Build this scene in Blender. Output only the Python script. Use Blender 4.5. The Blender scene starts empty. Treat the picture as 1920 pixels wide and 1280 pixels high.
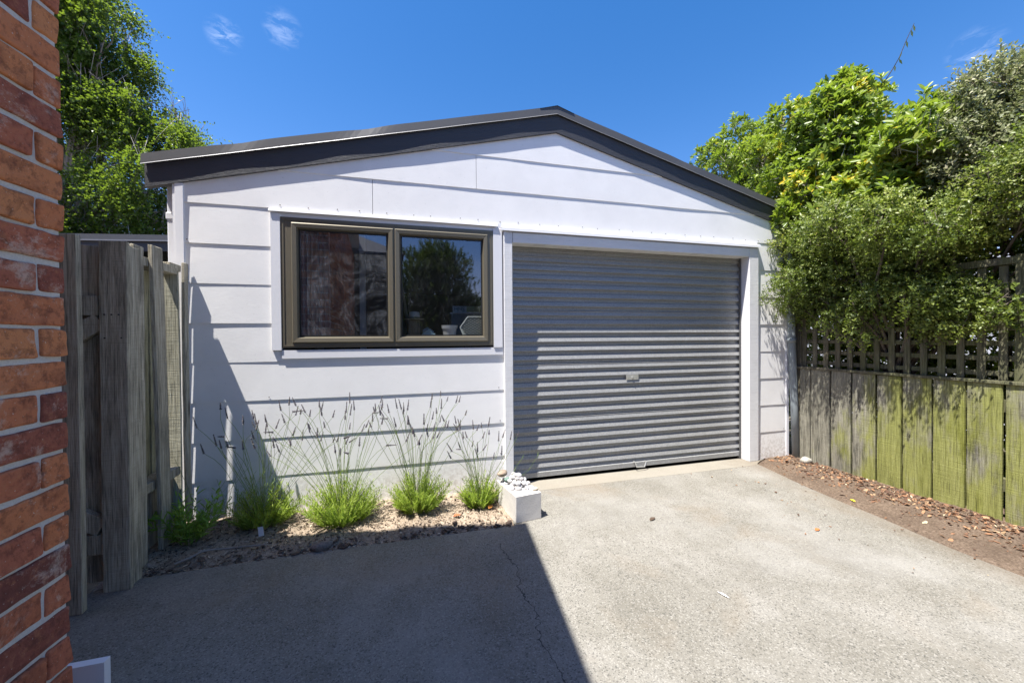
import bpy, bmesh, math, random
import numpy as np
from mathutils import Vector, Matrix, noise
random.seed(7); rng = np.random.default_rng(11)
R_ = math.radians
sc = bpy.context.scene
col = sc.collection

# ------------------------------------------------------------------ helpers
class MB:
    def __init__(s): s.v=[]; s.f=[]; s.m=[]; s.r=[]
    def add(s, vs, fs, m=0, r=None):
        n=len(s.v); s.v += [tuple(v) for v in vs]
        if r is None: r=random.random()
        for f in fs: s.f.append(tuple(i+n for i in f)); s.m.append(m); s.r.append(r)
        return s
    def box(s, x0,x1,y0,y1,z0,z1, m=0, r=None):
        vs=[(x,y,z) for x in (x0,x1) for y in (y0,y1) for z in (z0,z1)]
        return s.add(vs,[(0,1,3,2),(4,6,7,5),(0,4,5,1),(2,3,7,6),(0,2,6,4),(1,5,7,3)],m,r)
    def obox(s, c, ax, sz, m=0, r=None):
        c=Vector(c); a=[Vector(v).normalized()*h/2 for v,h in zip(ax,sz)]
        vs=[c+a[0]*i+a[1]*j+a[2]*k for i in (-1,1) for j in (-1,1) for k in (-1,1)]
        return s.add(vs,[(0,1,3,2),(4,6,7,5),(0,4,5,1),(2,3,7,6),(0,2,6,4),(1,5,7,3)],m,r)
    def tube(s, pts, rad, n=6, m=0, cap=True, r=None):
        pts=[Vector(p) for p in pts]; N=len(pts)
        if not hasattr(rad,'__len__'): rad=[rad]*N
        vs=[]; ref=Vector((.31,.17,.93))
        for i,p in enumerate(pts):
            t=(pts[min(i+1,N-1)]-pts[max(i-1,0)]).normalized()
            a=t.cross(ref)
            if a.length<.05: a=t.cross(Vector((1,0,0)))
            a.normalize(); b=t.cross(a)
            for k in range(n):
                an=2*math.pi*k/n; vs.append(p+(a*math.cos(an)+b*math.sin(an))*rad[i])
        fs=[(i*n+k,i*n+(k+1)%n,(i+1)*n+(k+1)%n,(i+1)*n+k) for i in range(N-1) for k in range(n)]
        if cap: fs += [tuple(range(n-1,-1,-1)), tuple((N-1)*n+k for k in range(n))]
        return s.add(vs,fs,m,r)
    def rbox(s, c, sz, rad=.006, div=(3,3,3), jit=0., seed=0, m=0, r=None, wob=.0):
        """rounded, slightly uneven block"""
        L=[v/2 for v in sz]
        def axis(l,d):
            a=[-l,-l+rad*.35,-l+rad]+[-l+rad+(2*l-2*rad)*i/d for i in range(1,d)]+[l-rad,l-rad*.35,l]
            return a
        A=[axis(L[i],div[i]) for i in range(3)]
        idx={}; vs=[]; fs=[]
        off=Vector((seed*1.37,seed*.71,seed*2.11))
        cj=[[random.uniform(-jit,jit) for _ in range(3)] for _ in range(8)]
        def vert(i,j,k):
            key=(i,j,k)
            if key in idx: return idx[key]
            p=Vector((A[0][i],A[1][j],A[2][k]))
            q=Vector([max(-L[t]+rad,min(L[t]-rad,p[t])) for t in range(3)])
            d=p-q
            if d.length>1e-9: p=q+d.normalized()*min(rad,d.length if d.length<rad else rad)
            if jit:
                u=[(p[t]/L[t]+1)/2 for t in range(3)]; o=Vector((0,0,0))
                for n8 in range(8):
                    w=1
                    for t in range(3):
                        b=(n8>>t)&1; w*= u[t] if b else 1-u[t]
                    o+=Vector(cj[n8])*w
                p=p+o
            if wob:
                p=p+noise.noise_vector((p+off)*28)*wob+noise.noise_vector((p+off)*95)*wob*.45
            idx[key]=len(vs); vs.append(p+Vector(c)); return idx[key]
        n=[len(a)-1 for a in A]
        for i in range(n[0]):
            for j in range(n[1]):
                fs.append((vert(i,j,0),vert(i,j+1,0),vert(i+1,j+1,0),vert(i+1,j,0)))
                fs.append((vert(i,j,n[2]),vert(i+1,j,n[2]),vert(i+1,j+1,n[2]),vert(i,j+1,n[2])))
        for i in range(n[0]):
            for k in range(n[2]):
                fs.append((vert(i,0,k),vert(i+1,0,k),vert(i+1,0,k+1),vert(i,0,k+1)))
                fs.append((vert(i,n[1],k),vert(i,n[1],k+1),vert(i+1,n[1],k+1),vert(i+1,n[1],k)))
        for j in range(n[1]):
            for k in range(n[2]):
                fs.append((vert(0,j,k),vert(0,j,k+1),vert(0,j+1,k+1),vert(0,j+1,k)))
                fs.append((vert(n[0],j,k),vert(n[0],j+1,k),vert(n[0],j+1,k+1),vert(n[0],j,k+1)))
        return s.add(vs,fs,m,r)
    def build(s, name, mats, parent=None, origin=None, smooth=False, world=True):
        """vertices are in world coordinates (world=True) or in the parent's frame"""
        if not isinstance(mats,(list,tuple)): mats=[mats]
        V=np.array(s.v,dtype=float)
        me=bpy.data.meshes.new(name)
        if origin is None:
            if parent is not None and not world: origin=(0,0,0)
            else:
                mn,mx=V.min(0),V.max(0); origin=((mn[0]+mx[0])/2,(mn[1]+mx[1])/2,mn[2])
        o=bpy.data.objects.new(name,me)
        V=V-np.array(origin)
        me.from_pydata(V.tolist(),[],s.f)
        for m in mats: me.materials.append(m)
        me.polygons.foreach_set('material_index',s.m)
        if smooth: me.polygons.foreach_set('use_smooth',[True]*len(s.f))
        at=me.attributes.new('rnd','FLOAT','FACE'); at.data.foreach_set('value',s.r)
        me.update(); col.objects.link(o)
        if parent is not None:
            o.parent=parent
            o.location=Vector(origin)-(parent.location if world else Vector((0,0,0)))
        else: o.location=origin
        return o

def arrmesh(name, V, F, rnd, mats, parent=None, origin=(0,0,0), rnd2=None):
    me=bpy.data.meshes.new(name)
    V=np.asarray(V,dtype=np.float32)-np.array(origin,dtype=np.float32)
    F=np.asarray(F,dtype=np.int32); nf,k=F.shape
    me.vertices.add(len(V)); me.vertices.foreach_set('co',V.ravel())
    me.loops.add(nf*k); me.loops.foreach_set('vertex_index',F.ravel())
    me.polygons.add(nf); me.polygons.foreach_set('loop_start',np.arange(nf,dtype=np.int32)*k)
    me.update(calc_edges=True)
    for m in (mats if isinstance(mats,(list,tuple)) else [mats]): me.materials.append(m)
    at=me.attributes.new('rnd','FLOAT','FACE'); at.data.foreach_set('value',np.asarray(rnd,dtype=np.float32))
    o=bpy.data.objects.new(name,me); col.objects.link(o)
    if parent is not None: o.parent=parent; o.location=Vector(origin)-parent.location
    else: o.location=origin
    return o

def tag(o, label=None, cat=None, group=None, kind=None):
    if label: o['label']=label
    if cat: o['category']=cat
    if group: o['group']=group
    if kind: o['kind']=kind
    return o
def thing(name, label, cat, loc=(0,0,0), rotz=0, group=None):
    o=bpy.data.objects.new(name,None); col.objects.link(o)
    o.location=loc; o.rotation_euler=(0,0,rotz); o.empty_display_size=.1
    return tag(o,label,cat,group)

# ------------------------------------------------------------------ materials
class NT:
    def __init__(s,name,world=False):
        if world:
            s.mat=bpy.data.worlds.new(name)
        else: s.mat=bpy.data.materials.new(name)
        s.mat.use_nodes=True; s.t=s.mat.node_tree; s.t.nodes.clear()
    def n(s,typ,**kw):
        nd=s.t.nodes.new(typ); ins={}
        for k,v in kw.items():
            if k.startswith('i_'): ins[k[2:]]=v
            else: setattr(nd,k,v)
        for k,v in ins.items():
            key=int(k) if k.isdigit() else k.replace('_',' ')
            s.set(nd.inputs[key],v)
        return nd
    def set(s,inp,v):
        if isinstance(v,bpy.types.NodeSocket): s.t.links.new(v,inp)
        elif isinstance(v,bpy.types.Node): s.t.links.new(v.outputs[0],inp)
        else: inp.default_value=v
    def coord(s,which='Object',scale=(1,1,1),loc=(0,0,0),rnd=False):
        c=s.n('ShaderNodeTexCoord').outputs[which]
        if rnd:
            oi=s.n('ShaderNodeObjectInfo'); mm=s.n('ShaderNodeMath',operation='MULTIPLY',i_0=oi.outputs['Random'],i_1=37.)
            ad=s.n('ShaderNodeVectorMath',operation='ADD',i_0=c); s.set(ad.inputs[1],mm.outputs[0]); c=ad.outputs[0]
        return s.n('ShaderNodeMapping',i_Vector=c,i_Scale=scale,i_Location=loc).outputs[0]
    def noise(s,vec,scale=5,detail=4,rough=.6,dist=0):
        return s.n('ShaderNodeTexNoise',i_Vector=vec,i_Scale=scale,i_Detail=detail,i_Roughness=rough,i_Distortion=dist).outputs[0]
    def ramp(s,fac,stops,interp='LINEAR'):
        r=s.n('ShaderNodeValToRGB',i_Fac=fac); e=r.color_ramp; e.interpolation=interp
        while len(e.elements)<len(stops): e.elements.new(.5)
        for el,(p,c) in zip(e.elements,stops):
            el.position=p; el.color=(c,c,c,1) if not hasattr(c,'__len__') else (*c,1)
        return r.outputs[0]
    def mix(s,f,a,b,mode='MIX'):
        m=s.n('ShaderNodeMix',data_type='RGBA',blend_type=mode)
        s.set(m.inputs[0],f)
        for i,v in ((6,a),(7,b)):
            if isinstance(v,tuple) and len(v)==3: v=(*v,1)
            s.set(m.inputs[i],v)
        return m.outputs[2]
    def math(s,op,a,b=0.,c=None,clamp=False):
        m=s.n('ShaderNodeMath',operation=op,use_clamp=clamp); s.set(m.inputs[0],a); s.set(m.inputs[1],b)
        if c is not None: s.set(m.inputs[2],c)
        return m.outputs[0]
    def attr(s,name): return s.n('ShaderNodeAttribute',attribute_name=name).outputs['Fac']
    def bump(s,h,strength=.3,dist=.01): return s.n('ShaderNodeBump',i_Height=h,i_Strength=strength,i_Distance=dist).outputs[0]
    def out(s,sh): s.n('ShaderNodeOutputMaterial',i_Surface=sh); return s.mat
    def pr(s,col,rough=.6,metal=0.,normal=None,spec=.5):
        p=s.n('ShaderNodeBsdfPrincipled')
        if isinstance(col,tuple): col=(*col,1)
        s.set(p.inputs['Base Color'],col); s.set(p.inputs['Roughness'],rough); s.set(p.inputs['Metallic'],metal)
        s.set(p.inputs['Specular IOR Level'],spec)
        if normal is not None: s.set(p.inputs['Normal'],normal)
        return p.outputs[0]

def m_paint(name,base,rough=.5,dirt=.12,grain=0.,bump=.15,rnd=False,low=False):
    t=NT(name); c=t.coord(rnd=rnd)
    big=t.noise(c,2.3,5,.65); fine=t.noise(t.coord(scale=(9,9,60)),3,4,.6)
    d=t.ramp(big,[(.42,0.),(.75,1.)]); spots=t.ramp(t.noise(c,70,2,.5),[(.70,0.),(.76,1.)])
    dk=tuple(v*.72 for v in base)
    colr=t.mix(t.math('MULTIPLY',d,dirt*1.6),base,dk)
    colr=t.mix(t.math('MULTIPLY',spots,dirt*1.2),colr,tuple(v*.4 for v in base))
    if low:
        pz=t.n('ShaderNodeSeparateXYZ',i_Vector=t.n('ShaderNodeNewGeometry').outputs['Position']).outputs[2]
        g=t.n('ShaderNodeMapRange',i_Value=pz,i_From_Min=.34,i_From_Max=.0).outputs[0]
        sp=t.ramp(t.noise(c,38,5,.75),[(.42,0.),(.62,1.)])
        colr=t.mix(t.math('MULTIPLY',t.math('MULTIPLY',g,sp),.7),colr,(.36,.31,.25))
        cr=t.noise(t.coord(scale=(1.2,1.2,14)),6,6,.8,.3)
        colr=t.mix(t.ramp(cr,[(.69,0.),(.73,.45)]),colr,(.45,.44,.42))
    h=t.math('ADD',t.math('MULTIPLY',t.noise(c,45,4,.65),.6),t.math('MULTIPLY',fine,.4))
    if grain:
        w=t.noise(t.coord(scale=(4,4,150)),2,4,.7); h=t.math('ADD',t.math('MULTIPLY',w,grain),h)
        colr=t.mix(t.ramp(w,[(.36,.35),(.5,0.)]),colr,tuple(v*.55 for v in base))
    return t.out(t.pr(colr,rough,normal=t.bump(h,bump,.006)))

def m_wood(name,c1,c2,c3,moss=0.,mossc=(.16,.2,.02),mossy=None,stain=.5,dark=(.03,.03,.028)):
    t=NT(name); c=t.coord(rnd=True)
    g=t.noise(t.coord(scale=(45,45,1.6),rnd=True),2.2,6,.7,.6)
    g2=t.noise(t.coord(scale=(9,9,.5),rnd=True),2.0,4,.6,1.2)
    saw=t.noise(t.coord(scale=(3,3,130),rnd=True),1.5,3,.6)
    colr=t.ramp(g,[(.3,c1),(.5,c2),(.72,c3)])
    colr=t.mix(t.ramp(g2,[(.35,.0),(.7,.55)]),colr,c1)
    colr=t.mix(t.ramp(saw,[(.3,.45),(.44,0.)]),colr,c1)
    st=t.noise(t.coord(scale=(6,6,1.3),rnd=True),1.6,5,.7)
    colr=t.mix(t.math('MULTIPLY',t.ramp(st,[(.52,0.),(.68,1.)]),stain),colr,dark)
    oi=t.n('ShaderNodeObjectInfo').outputs['Random']
    colr=t.mix(t.math('MULTIPLY',oi,.35),colr,tuple(v*.6 for v in c2))
    # knots
    kn=t.n('ShaderNodeTexVoronoi',i_Vector=t.coord(scale=(4,4,1.4),rnd=True),i_Scale=1.0,i_Randomness=1.).outputs['Distance']
    colr=t.mix(t.ramp(kn,[(.06,.75),(.12,0.)]),colr,(.06,.045,.03))
    if moss:
        mn=t.noise(t.coord('Object',scale=(2.2,2.2,1.0),rnd=True),1.7,5,.62)
        gx=t.n('ShaderNodeSeparateXYZ',i_Vector=t.n('ShaderNodeNewGeometry').outputs['Position'])
        a=t.n('ShaderNodeMapRange',i_Value=gx.outputs['Y']); 
        a.inputs['From Min'].default_value=3.0; a.inputs['From Max'].default_value=2.35
        a.inputs['To Min'].default_value=.22; a.inputs['To Max'].default_value=.62
        f=t.math('ADD',mn,t.math('SUBTRACT',a.outputs[0],.5))
        lowz=t.n('ShaderNodeMapRange',i_Value=gx.outputs['Z']); lowz.inputs['From Min'].default_value=.5; lowz.inputs['From Max'].default_value=0.
        lowz.inputs['To Max'].default_value=.12
        f=t.math('ADD',f,lowz.outputs[0])
        f=t.math('ADD',f,t.math('MULTIPLY',t.math('SUBTRACT',t.noise(t.coord(scale=(14,14,3),rnd=True),2.,4,.7),.5),.35))
        f=t.ramp(f,[(.46,0.),(.66,1.)])
        mc=t.mix(t.noise(c,6,4,.6),mossc,tuple(v*1.5 for v in mossc))
        colr=t.mix(t.math('MULTIPLY',f,moss),colr,mc)
    colr=t.mix(1.,colr,t.ramp(g,[(.30,.55),(.5,.95),(.62,1.)]),'MULTIPLY')
    colr=t.mix(1.,colr,t.ramp(t.noise(t.coord(scale=(90,90,2.5),rnd=True),2.5,3,.6),[(.36,.55),(.46,1.)]),'MULTIPLY')
    h=t.math('ADD',t.math('MULTIPLY',g,.9),t.math('MULTIPLY',saw,.6))
    return t.out(t.pr(colr,.85,normal=t.bump(h,.8,.005),spec=.25))

def m_leaf(name,stops,trans=.45,rough=.42,tcol=None):
    t=NT(name); a=t.attr('rnd'); c=t.ramp(a,stops)
    p=t.pr(c,rough,spec=.45)
    tc=t.mix(.55,c,tcol or (.35,.5,.03))
    tr=t.n('ShaderNodeBsdfTranslucent',i_Color=tc)
    m=t.n('ShaderNodeMixShader',i_0=trans,i_1=p,i_2=tr)
    return t.out(m.outputs[0])

def m_simple(name,base,rough=.6,metal=0.,bump=0.,scale=40,var=.15,spec=.5):
    t=NT(name); c=t.coord(rnd=True); n=t.noise(c,scale,4,.6)
    colr=t.mix(t.math('MULTIPLY',n,var*2),base,tuple(v*.5 for v in base))
    return t.out(t.pr(colr,rough,metal,normal=t.bump(n,bump,.004) if bump else None,spec=spec))

WHITE=m_paint('white_paint',(.86,.853,.842),.5,.2,bump=.13,low=True)
WHITE2=m_paint('white_rough_sawn_paint',(.76,.76,.765),.6,.16,grain=.9,bump=.3)
WHITE3=m_paint('white_gloss_paint',(.80,.80,.82),.4,.08,bump=.08)
CHAR=m_paint('charcoal_timber_paint',(.045,.046,.053),.55,.3,grain=.8,bump=.45)
CHARM=m_simple('charcoal_steel',(.085,.085,.088),.5,.05,.05,6,.15)
LIP=m_simple('flashing_pale_edge',(.25,.25,.26),.4,.3)  # pale tone paints in the sun catching the roof flashing's lip
BRONZE=m_simple('bronze_aluminium',(.185,.163,.118),.42,.35,.03,30,.12)
BRONZE_D=m_simple('dark_gasket',(.02,.019,.016),.5)
GREYPVC=m_simple('grey_drainpipe_plastic',(.27,.31,.33),.5,0,.15,14,.3)
POT=m_simple('white_pot',(.8,.78,.8),.4)
WOOD=m_wood('weathered_grey_timber',(.26,.235,.175),(.50,.46,.36),(.70,.66,.55),stain=.6)
WOODL=m_wood('pale_timber',(.30,.28,.2),(.5,.48,.36),(.68,.66,.52),stain=.2)
WOODG=m_wood('greenish_grey_timber',(.2,.195,.13),(.36,.35,.24),(.54,.52,.38),stain=.5)
WOODM=m_wood('mossy_fence_timber',(.16,.15,.115),(.30,.285,.225),(.46,.44,.36),moss=.66,mossc=(.21,.225,.025),stain=1.)
WOODT=m_wood('trellis_timber',(.10,.095,.065),(.18,.16,.115),(.27,.245,.18),moss=.3,mossc=(.10,.125,.02),stain=.6)
BARK=m_simple('bark',(.16,.13,.10),.9,0,.6,50,.35)
BARKL=m_simple('pale_bark',(.33,.30,.27),.85,0,.6,50,.35)

# galvanised roller door
t=NT('galvanised_steel'); c=t.coord(scale=(1,1,1))
sp=t.n('ShaderNodeTexVoronoi',i_Vector=t.coord(scale=(1,1,1)),i_Scale=130.).outputs['Color']
sp=t.n('ShaderNodeSeparateColor',i_Color=sp).outputs[0]
st=t.noise(t.coord(scale=(.8,1,9)),2.5,5,.65)
colr=t.mix(sp,(.24,.242,.24),(.345,.348,.345))
colr=t.mix(t.ramp(st,[(.45,0.),(.7,.45)]),colr,(.22,.22,.21))
sc2=t.noise(t.coord(scale=(6,1,60)),3,4,.7)
colr=t.mix(t.ramp(sc2,[(.66,0.),(.70,.5)]),colr,(.6,.62,.64))
GALV=t.out(t.pr(colr,t.ramp(sp,[(0,.42),(1,.55)]),.12,normal=t.bump(t.noise(c,60,3,.5),.06,.003)))

# concrete
t=NT('driveway_concrete'); P=t.n('ShaderNodeNewGeometry').outputs['Position']
def nz(scale,detail=4,rough=.6,dist=0): return t.noise(P,scale,detail,rough,dist)
agg=t.n('ShaderNodeTexVoronoi',i_Vector=P,i_Scale=170.,i_Randomness=1.)
av=t.n('ShaderNodeSeparateColor',i_Color=agg.outputs['Color']).outputs[0]
base=t.ramp(nz(2.2,6,.65),[(.3,(.150,.140,.116)),(.5,(.192,.181,.154)),(.7,(.236,.224,.197))])
base=t.mix(t.ramp(av,[(.74,0.),(.97,.45)]),base,(.36,.345,.31))
base=t.mix(t.ramp(av,[(.04,.75),(.2,0.)]),base,(.07,.068,.06))
base=t.mix(t.ramp(nz(230,2,.5),[(.28,.65),(.45,0.)]),base,(.065,.062,.058))
base=t.mix(t.ramp(nz(260,2,.5),[(.62,0.),(.74,.5)]),base,(.42,.41,.38))
base=t.mix(t.ramp(nz(.9,6,.7,.15),[(.48,0.),(.68,.6)]),base,(.265,.257,.236))
stn=t.noise(t.n('ShaderNodeMapping',i_Vector=P,i_Scale=(2.2,.55,1),i_Location=(1,7,0)).outputs[0],1.6,6,.72,.1)
base=t.mix(t.ramp(stn,[(.52,0.),(.70,.3)]),base,(.13,.12,.10))
base=t.mix(t.ramp(nz(3.8,5,.75,.6),[(.60,0.),(.72,.4)]),base,(.10,.092,.075))
base=t.mix(t.ramp(t.noise(t.n('ShaderNodeMapping',i_Vector=P,i_Location=(4,2,0)).outputs[0],1.3,5,.6,.5),[(.55,0.),(.75,.45)]),base,(.20,.155,.105))
xyz=t.n('ShaderNodeSeparateXYZ',i_Vector=P)
X,Y=xyz.outputs[0],xyz.outputs[1]
sill=t.ramp(t.math('ADD',Y,t.math('MULTIPLY',nz(9,3,.6),.03)),[(0,0.),(1,1.)])
sillf=t.math('GREATER_THAN',t.math('ADD',Y,t.math('MULTIPLY',nz(7,3,.6),.03)),3.085)
base=t.mix(t.math('MULTIPLY',sillf,.65),base,(.27,.245,.20))
jl=t.math('LESS_THAN',t.math('ABSOLUTE',t.math('SUBTRACT',t.math('ADD',Y,t.math('MULTIPLY',nz(12,3,.6),.02)),3.08)),.004)
base=t.mix(t.math('MULTIPLY',jl,.55),base,(.09,.08,.06))
# crack: wandering line in x as a function of y
w1=t.math('MULTIPLY',t.math('SUBTRACT',nz(3.2,5,.65),.5),.22)
cx=t.math('ADD',.56,t.math('MULTIPLY',t.math('SUBTRACT',Y,1.75),.03))
cd=t.math('ABSOLUTE',t.math('SUBTRACT',X,t.math('ADD',cx,w1)))
cm=t.math('MULTIPLY',t.math('LESS_THAN',cd,t.math('MULTIPLY',nz(6,3,.6),.0042)),t.math('LESS_THAN',Y,2.35))
base=t.mix(t.math('MULTIPLY',cm,.85),base,(.03,.03,.028))
ed=t.math('ADD',t.math('SUBTRACT',X,t.math('MULTIPLY',Y,.10)),t.math('MULTIPLY',t.math('SUBTRACT',nz(2.6,6,.7),.5),.75))
base=t.mix(t.ramp(ed,[(2.80,0.),(3.08,.62)]) if False else t.math('MULTIPLY',t.n('ShaderNodeMapRange',i_Value=ed,i_From_Min=2.76,i_From_Max=3.05).outputs[0],.45),base,(.125,.095,.065))
h=t.math('ADD',t.math('MULTIPLY',nz(190,3,.6),.6),t.math('MULTIPLY',nz(35,4,.6),.5))
h=t.math('SUBTRACT',h,t.math('MULTIPLY',cm,1.5))
CONC=t.out(t.pr(base,.85,normal=t.bump(h,.55,.006),spec=.25))

def m_soil(name,a,b,c_,sc_=60):
    t=NT(name); P=t.n('ShaderNodeNewGeometry').outputs['Position']
    n=t.noise(P,sc_,6,.75); n2=t.noise(P,4,5,.65)
    colr=t.ramp(n,[(.32,a),(.5,b),(.68,c_)])
    colr=t.mix(t.ramp(n2,[(.4,0.),(.7,.6)]),colr,a)
    return t.out(t.pr(colr,.95,normal=t.bump(n,.9,.012),spec=.1))
SOIL=m_soil('sandy_garden_soil',(.17,.13,.095),(.32,.255,.19),(.52,.44,.345))
SOILB=m_soil('brown_soil',(.07,.05,.037),(.15,.11,.08),(.25,.19,.145),75)
GROUND=m_soil('plain_ground',(.08,.07,.05),(.14,.12,.09),(.2,.18,.13),20)
def m_rndcol(name,stops,rough=.9,trans=0):
    t=NT(name); c=t.ramp(t.attr('rnd'),stops,'CONSTANT' if False else 'LINEAR')
    n=t.noise(t.n('ShaderNodeNewGeometry').outputs['Position'],90,4,.6)
    c=t.mix(t.ramp(n,[(.3,.45),(.6,0.)]),c,(.03,.025,.02))
    return t.out(t.pr(c,rough,normal=t.bump(n,.6,.004),spec=.2))
CHIPS=m_rndcol('bark_chips',[(0,(.07,.05,.04)),(.3,(.17,.125,.09)),(.7,(.32,.25,.18)),(1,(.55,.46,.35))])
LITTER=m_rndcol('dry_leaf_litter',[(0,(.07,.04,.03)),(.45,(.17,.095,.06)),(.75,(.33,.17,.09)),(.95,(.42,.28,.16)),(1,(.6,.5,.34))])
STONE=m_rndcol('pale_pebble',[(0,(.38,.36,.35)),(.6,(.62,.61,.61)),(1,(.74,.73,.71))],.7)
STONEB=m_rndcol('brown_pebble',[(0,(.28,.21,.16)),(1,(.34,.27,.2))],.7)
STONEG=m_rndcol('river_rock',[(0,(.38,.36,.31)),(1,(.42,.40,.35))],.75)
t=NT('concrete_block'); c=t.coord(); n=t.noise(c,110,4,.7); n2=t.noise(c,9,4,.6)
colr=t.mix(t.ramp(n2,[(.35,0.),(.7,.5)]),(.58,.56,.53),(.46,.44,.41))
colr=t.mix(t.ramp(n,[(.3,.5),(.42,0.)]),colr,(.25,.24,.22))
BLOCK=t.out(t.pr(colr,.9,normal=t.bump(n,.6,.004),spec=.2))

# brick
t=NT('old_red_brick'); a=t.attr('rnd'); c=t.n('ShaderNodeNewGeometry').outputs['Position']
colr=t.ramp(a,[(0,(.17,.062,.05)),(.2,(.29,.095,.065)),(.5,(.45,.15,.085)),(.75,(.55,.20,.09)),(1,(.63,.27,.11))])
sm=t.noise(c,14,6,.7,.4)
colr=t.mix(t.ramp(sm,[(.5,0.),(.72,.75)]),colr,(.15,.045,.03))
dk=t.noise(t.n('ShaderNodeMapping',i_Vector=c,i_Location=(3,5,1)).outputs[0],9,5,.7,.8)
colr=t.mix(t.ramp(dk,[(.6,0.),(.75,.8)]),colr,(.05,.022,.018))
ef=t.noise(t.n('ShaderNodeMapping',i_Vector=c,i_Location=(7,1,4)).outputs[0],7,7,.8,.3)
colr=t.mix(t.ramp(ef,[(.55,0.),(.64,.6)]),colr,(.62,.50,.41))
pits=t.noise(c,160,2,.5)
md=t.noise(c,38,6,.8); colr=t.mix(t.ramp(md,[(.40,.5),(.5,0.)]),colr,(.10,.04,.03)); colr=t.mix(t.ramp(md,[(.54,0.),(.66,.5)]),colr,(.45,.20,.10))
colr=t.mix(t.ramp(pits,[(.70,0.),(.76,.8)]),colr,(.62,.55,.47))
h=t.math('ADD',t.math('MULTIPLY',t.noise(c,55,5,.7),.7),t.math('MULTIPLY',sm,.6))
BRICK=t.out(t.pr(colr,.9,normal=t.bump(t.math('ADD',h,md),1.,.005),spec=.2))
t=NT('grey_mortar'); c=t.n('ShaderNodeNewGeometry').outputs['Position']; n=t.noise(c,220,4,.7)
colr=t.mix(n,(.38,.375,.36),(.72,.71,.68)); 
MORTAR=t.out(t.pr(colr,.95,normal=t.bump(t.math('ADD',n,t.noise(c,40,3,.6)),.8,.003),spec=.1))

# glass
def m_glass(name,smudge):
    t=NT(name)
    fr=t.n('ShaderNodeLayerWeight',i_Blend=.35).outputs['Fresnel']
    f=t.math('ADD',t.math('MULTIPLY',fr,.5),.15,clamp=True)
    gl=t.n('ShaderNodeBsdfGlossy',i_Roughness=.012,i_Color=(.86,.9,1,1))
    tr=t.n('ShaderNodeBsdfTransparent',i_Color=(.8,.84,.85,1))
    m=t.n('ShaderNodeMixShader',i_0=f,i_1=tr,i_2=gl)
    c=t.coord('Object')
    n=t.noise(c,4.5,8,.8,1.1); n2=t.noise(t.n('ShaderNodeMapping',i_Vector=c,i_Scale=(5,5,1.4)).outputs[0],2.6,7,.8,3.)
    d=t.math('MULTIPLY',t.ramp(n,[(.44,0.),(.72,1.)]),t.ramp(n2,[(.38,.1),(.7,1.)]))
    sx=t.ramp(t.noise(c,55,3,.8,4.),[(.66,0.),(.74,1.)])
    d=t.math('ADD',t.math('MULTIPLY',d,smudge),t.math('MULTIPLY',t.math('MULTIPLY',sx,t.ramp(n,[(.45,0.),(.6,1.)])),smudge*1.0),clamp=True)
    df=t.n('ShaderNodeBsdfDiffuse',i_Color=(.55,.58,.62,1))
    m2=t.n('ShaderNodeMixShader',i_0=t.math('ADD',d,.008),i_1=m,i_2=df)
    return t.out(m2.outputs[0])
GLASSL=m_glass('smudged_glass',.42); GLASSR=m_glass('window_glass',.07)
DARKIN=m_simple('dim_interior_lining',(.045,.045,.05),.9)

# ------------------------------------------------------------------ setting
def sheet(name,pts,z,m,thick=None,kind='structure'):
    b=MB(); n=len(pts)
    vs=[(x,y,z) for x,y in pts]; fs=[tuple(range(n))]
    if thick:
        vs+=[(x,y,z-thick) for x,y in pts]; fs+=[(i,i+n,(i+1)%n+n,(i+1)%n) for i in range(n)]
    b.add(vs,fs); o=b.build(name,m); tag(o,kind=kind); return o
sheet('ground',[(-400,-400),(400,-400),(400,400),(-400,400)],-.06,GROUND)
edge=[(3.62,3.3),(3.60,3.2),(3.50,3.16),(3.40,3.10),(3.34,2.80),(3.28,2.50),(3.245,2.2),(3.23,1.96),(3.20,1.75),(3.17,1.55),(3.165,1.25),(3.16,.6),(3.16,-9)]
drive=[(.70,3.4),(3.62,3.4)]+edge+[(-1.1,-9),(-1.75,1.0),(-1.75,2.36),(-1.5,2.53),(-1.2,2.545),(-.65,2.565),(-.1,2.55),(.4,2.55),(.70,2.545)]
sheet('driveway',drive,0.,CONC,.12)

def soilgrid(name,x0,x1,y0,y1,nx,ny,f,m):
    xs=np.linspace(x0,x1,nx); ys=np.linspace(y0,y1,ny); b=MB()
    vs=[(x,y,f(x,y)) for y in ys for x in xs]
    fs=[(j*nx+i,j*nx+i+1,(j+1)*nx+i+1,(j+1)*nx+i) for j in range(ny-1) for i in range(nx-1)]
    b.add(vs,fs); o=b.build(name,m,smooth=True); tag(o,kind='structure'); return o
def nse(x,y,s,o=0): return noise.noise(Vector((x*s+o,y*s,o*.7)))
def bed_z(x,y):
    k=min(1,max(0,(y-2.50)/.14)); k2=min(1,max(0,(.74-x)/.06))
    return -.03+(.036+.02*nse(x,y,3,5)+.012*nse(x,y,14,2)+.007*nse(x,y,45,8))*k*k2+.012*k
def strip_z(x,y): 
    ed=np.interp(y,[-9,.6,1.25,1.55,1.96,2.5,2.8,3.1,3.2,3.4],[3.16,3.16,3.165,3.17,3.23,3.28,3.34,3.40,3.6,3.62])
    k=min(1,max(0,(x-ed+.03)/.10))
    return -.02+.028*k+(.014*nse(x,y,4,1)+.008*nse(x,y,25,3)+.004*nse(x,y,70,3))*k
soilgrid('garden_bed',-1.62,.74,2.48,3.22,150,60,bed_z,SOIL)
soilgrid('soil_strip',3.08,4.4,-1.0,3.3,90,260,strip_z,SOILB)

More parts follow.
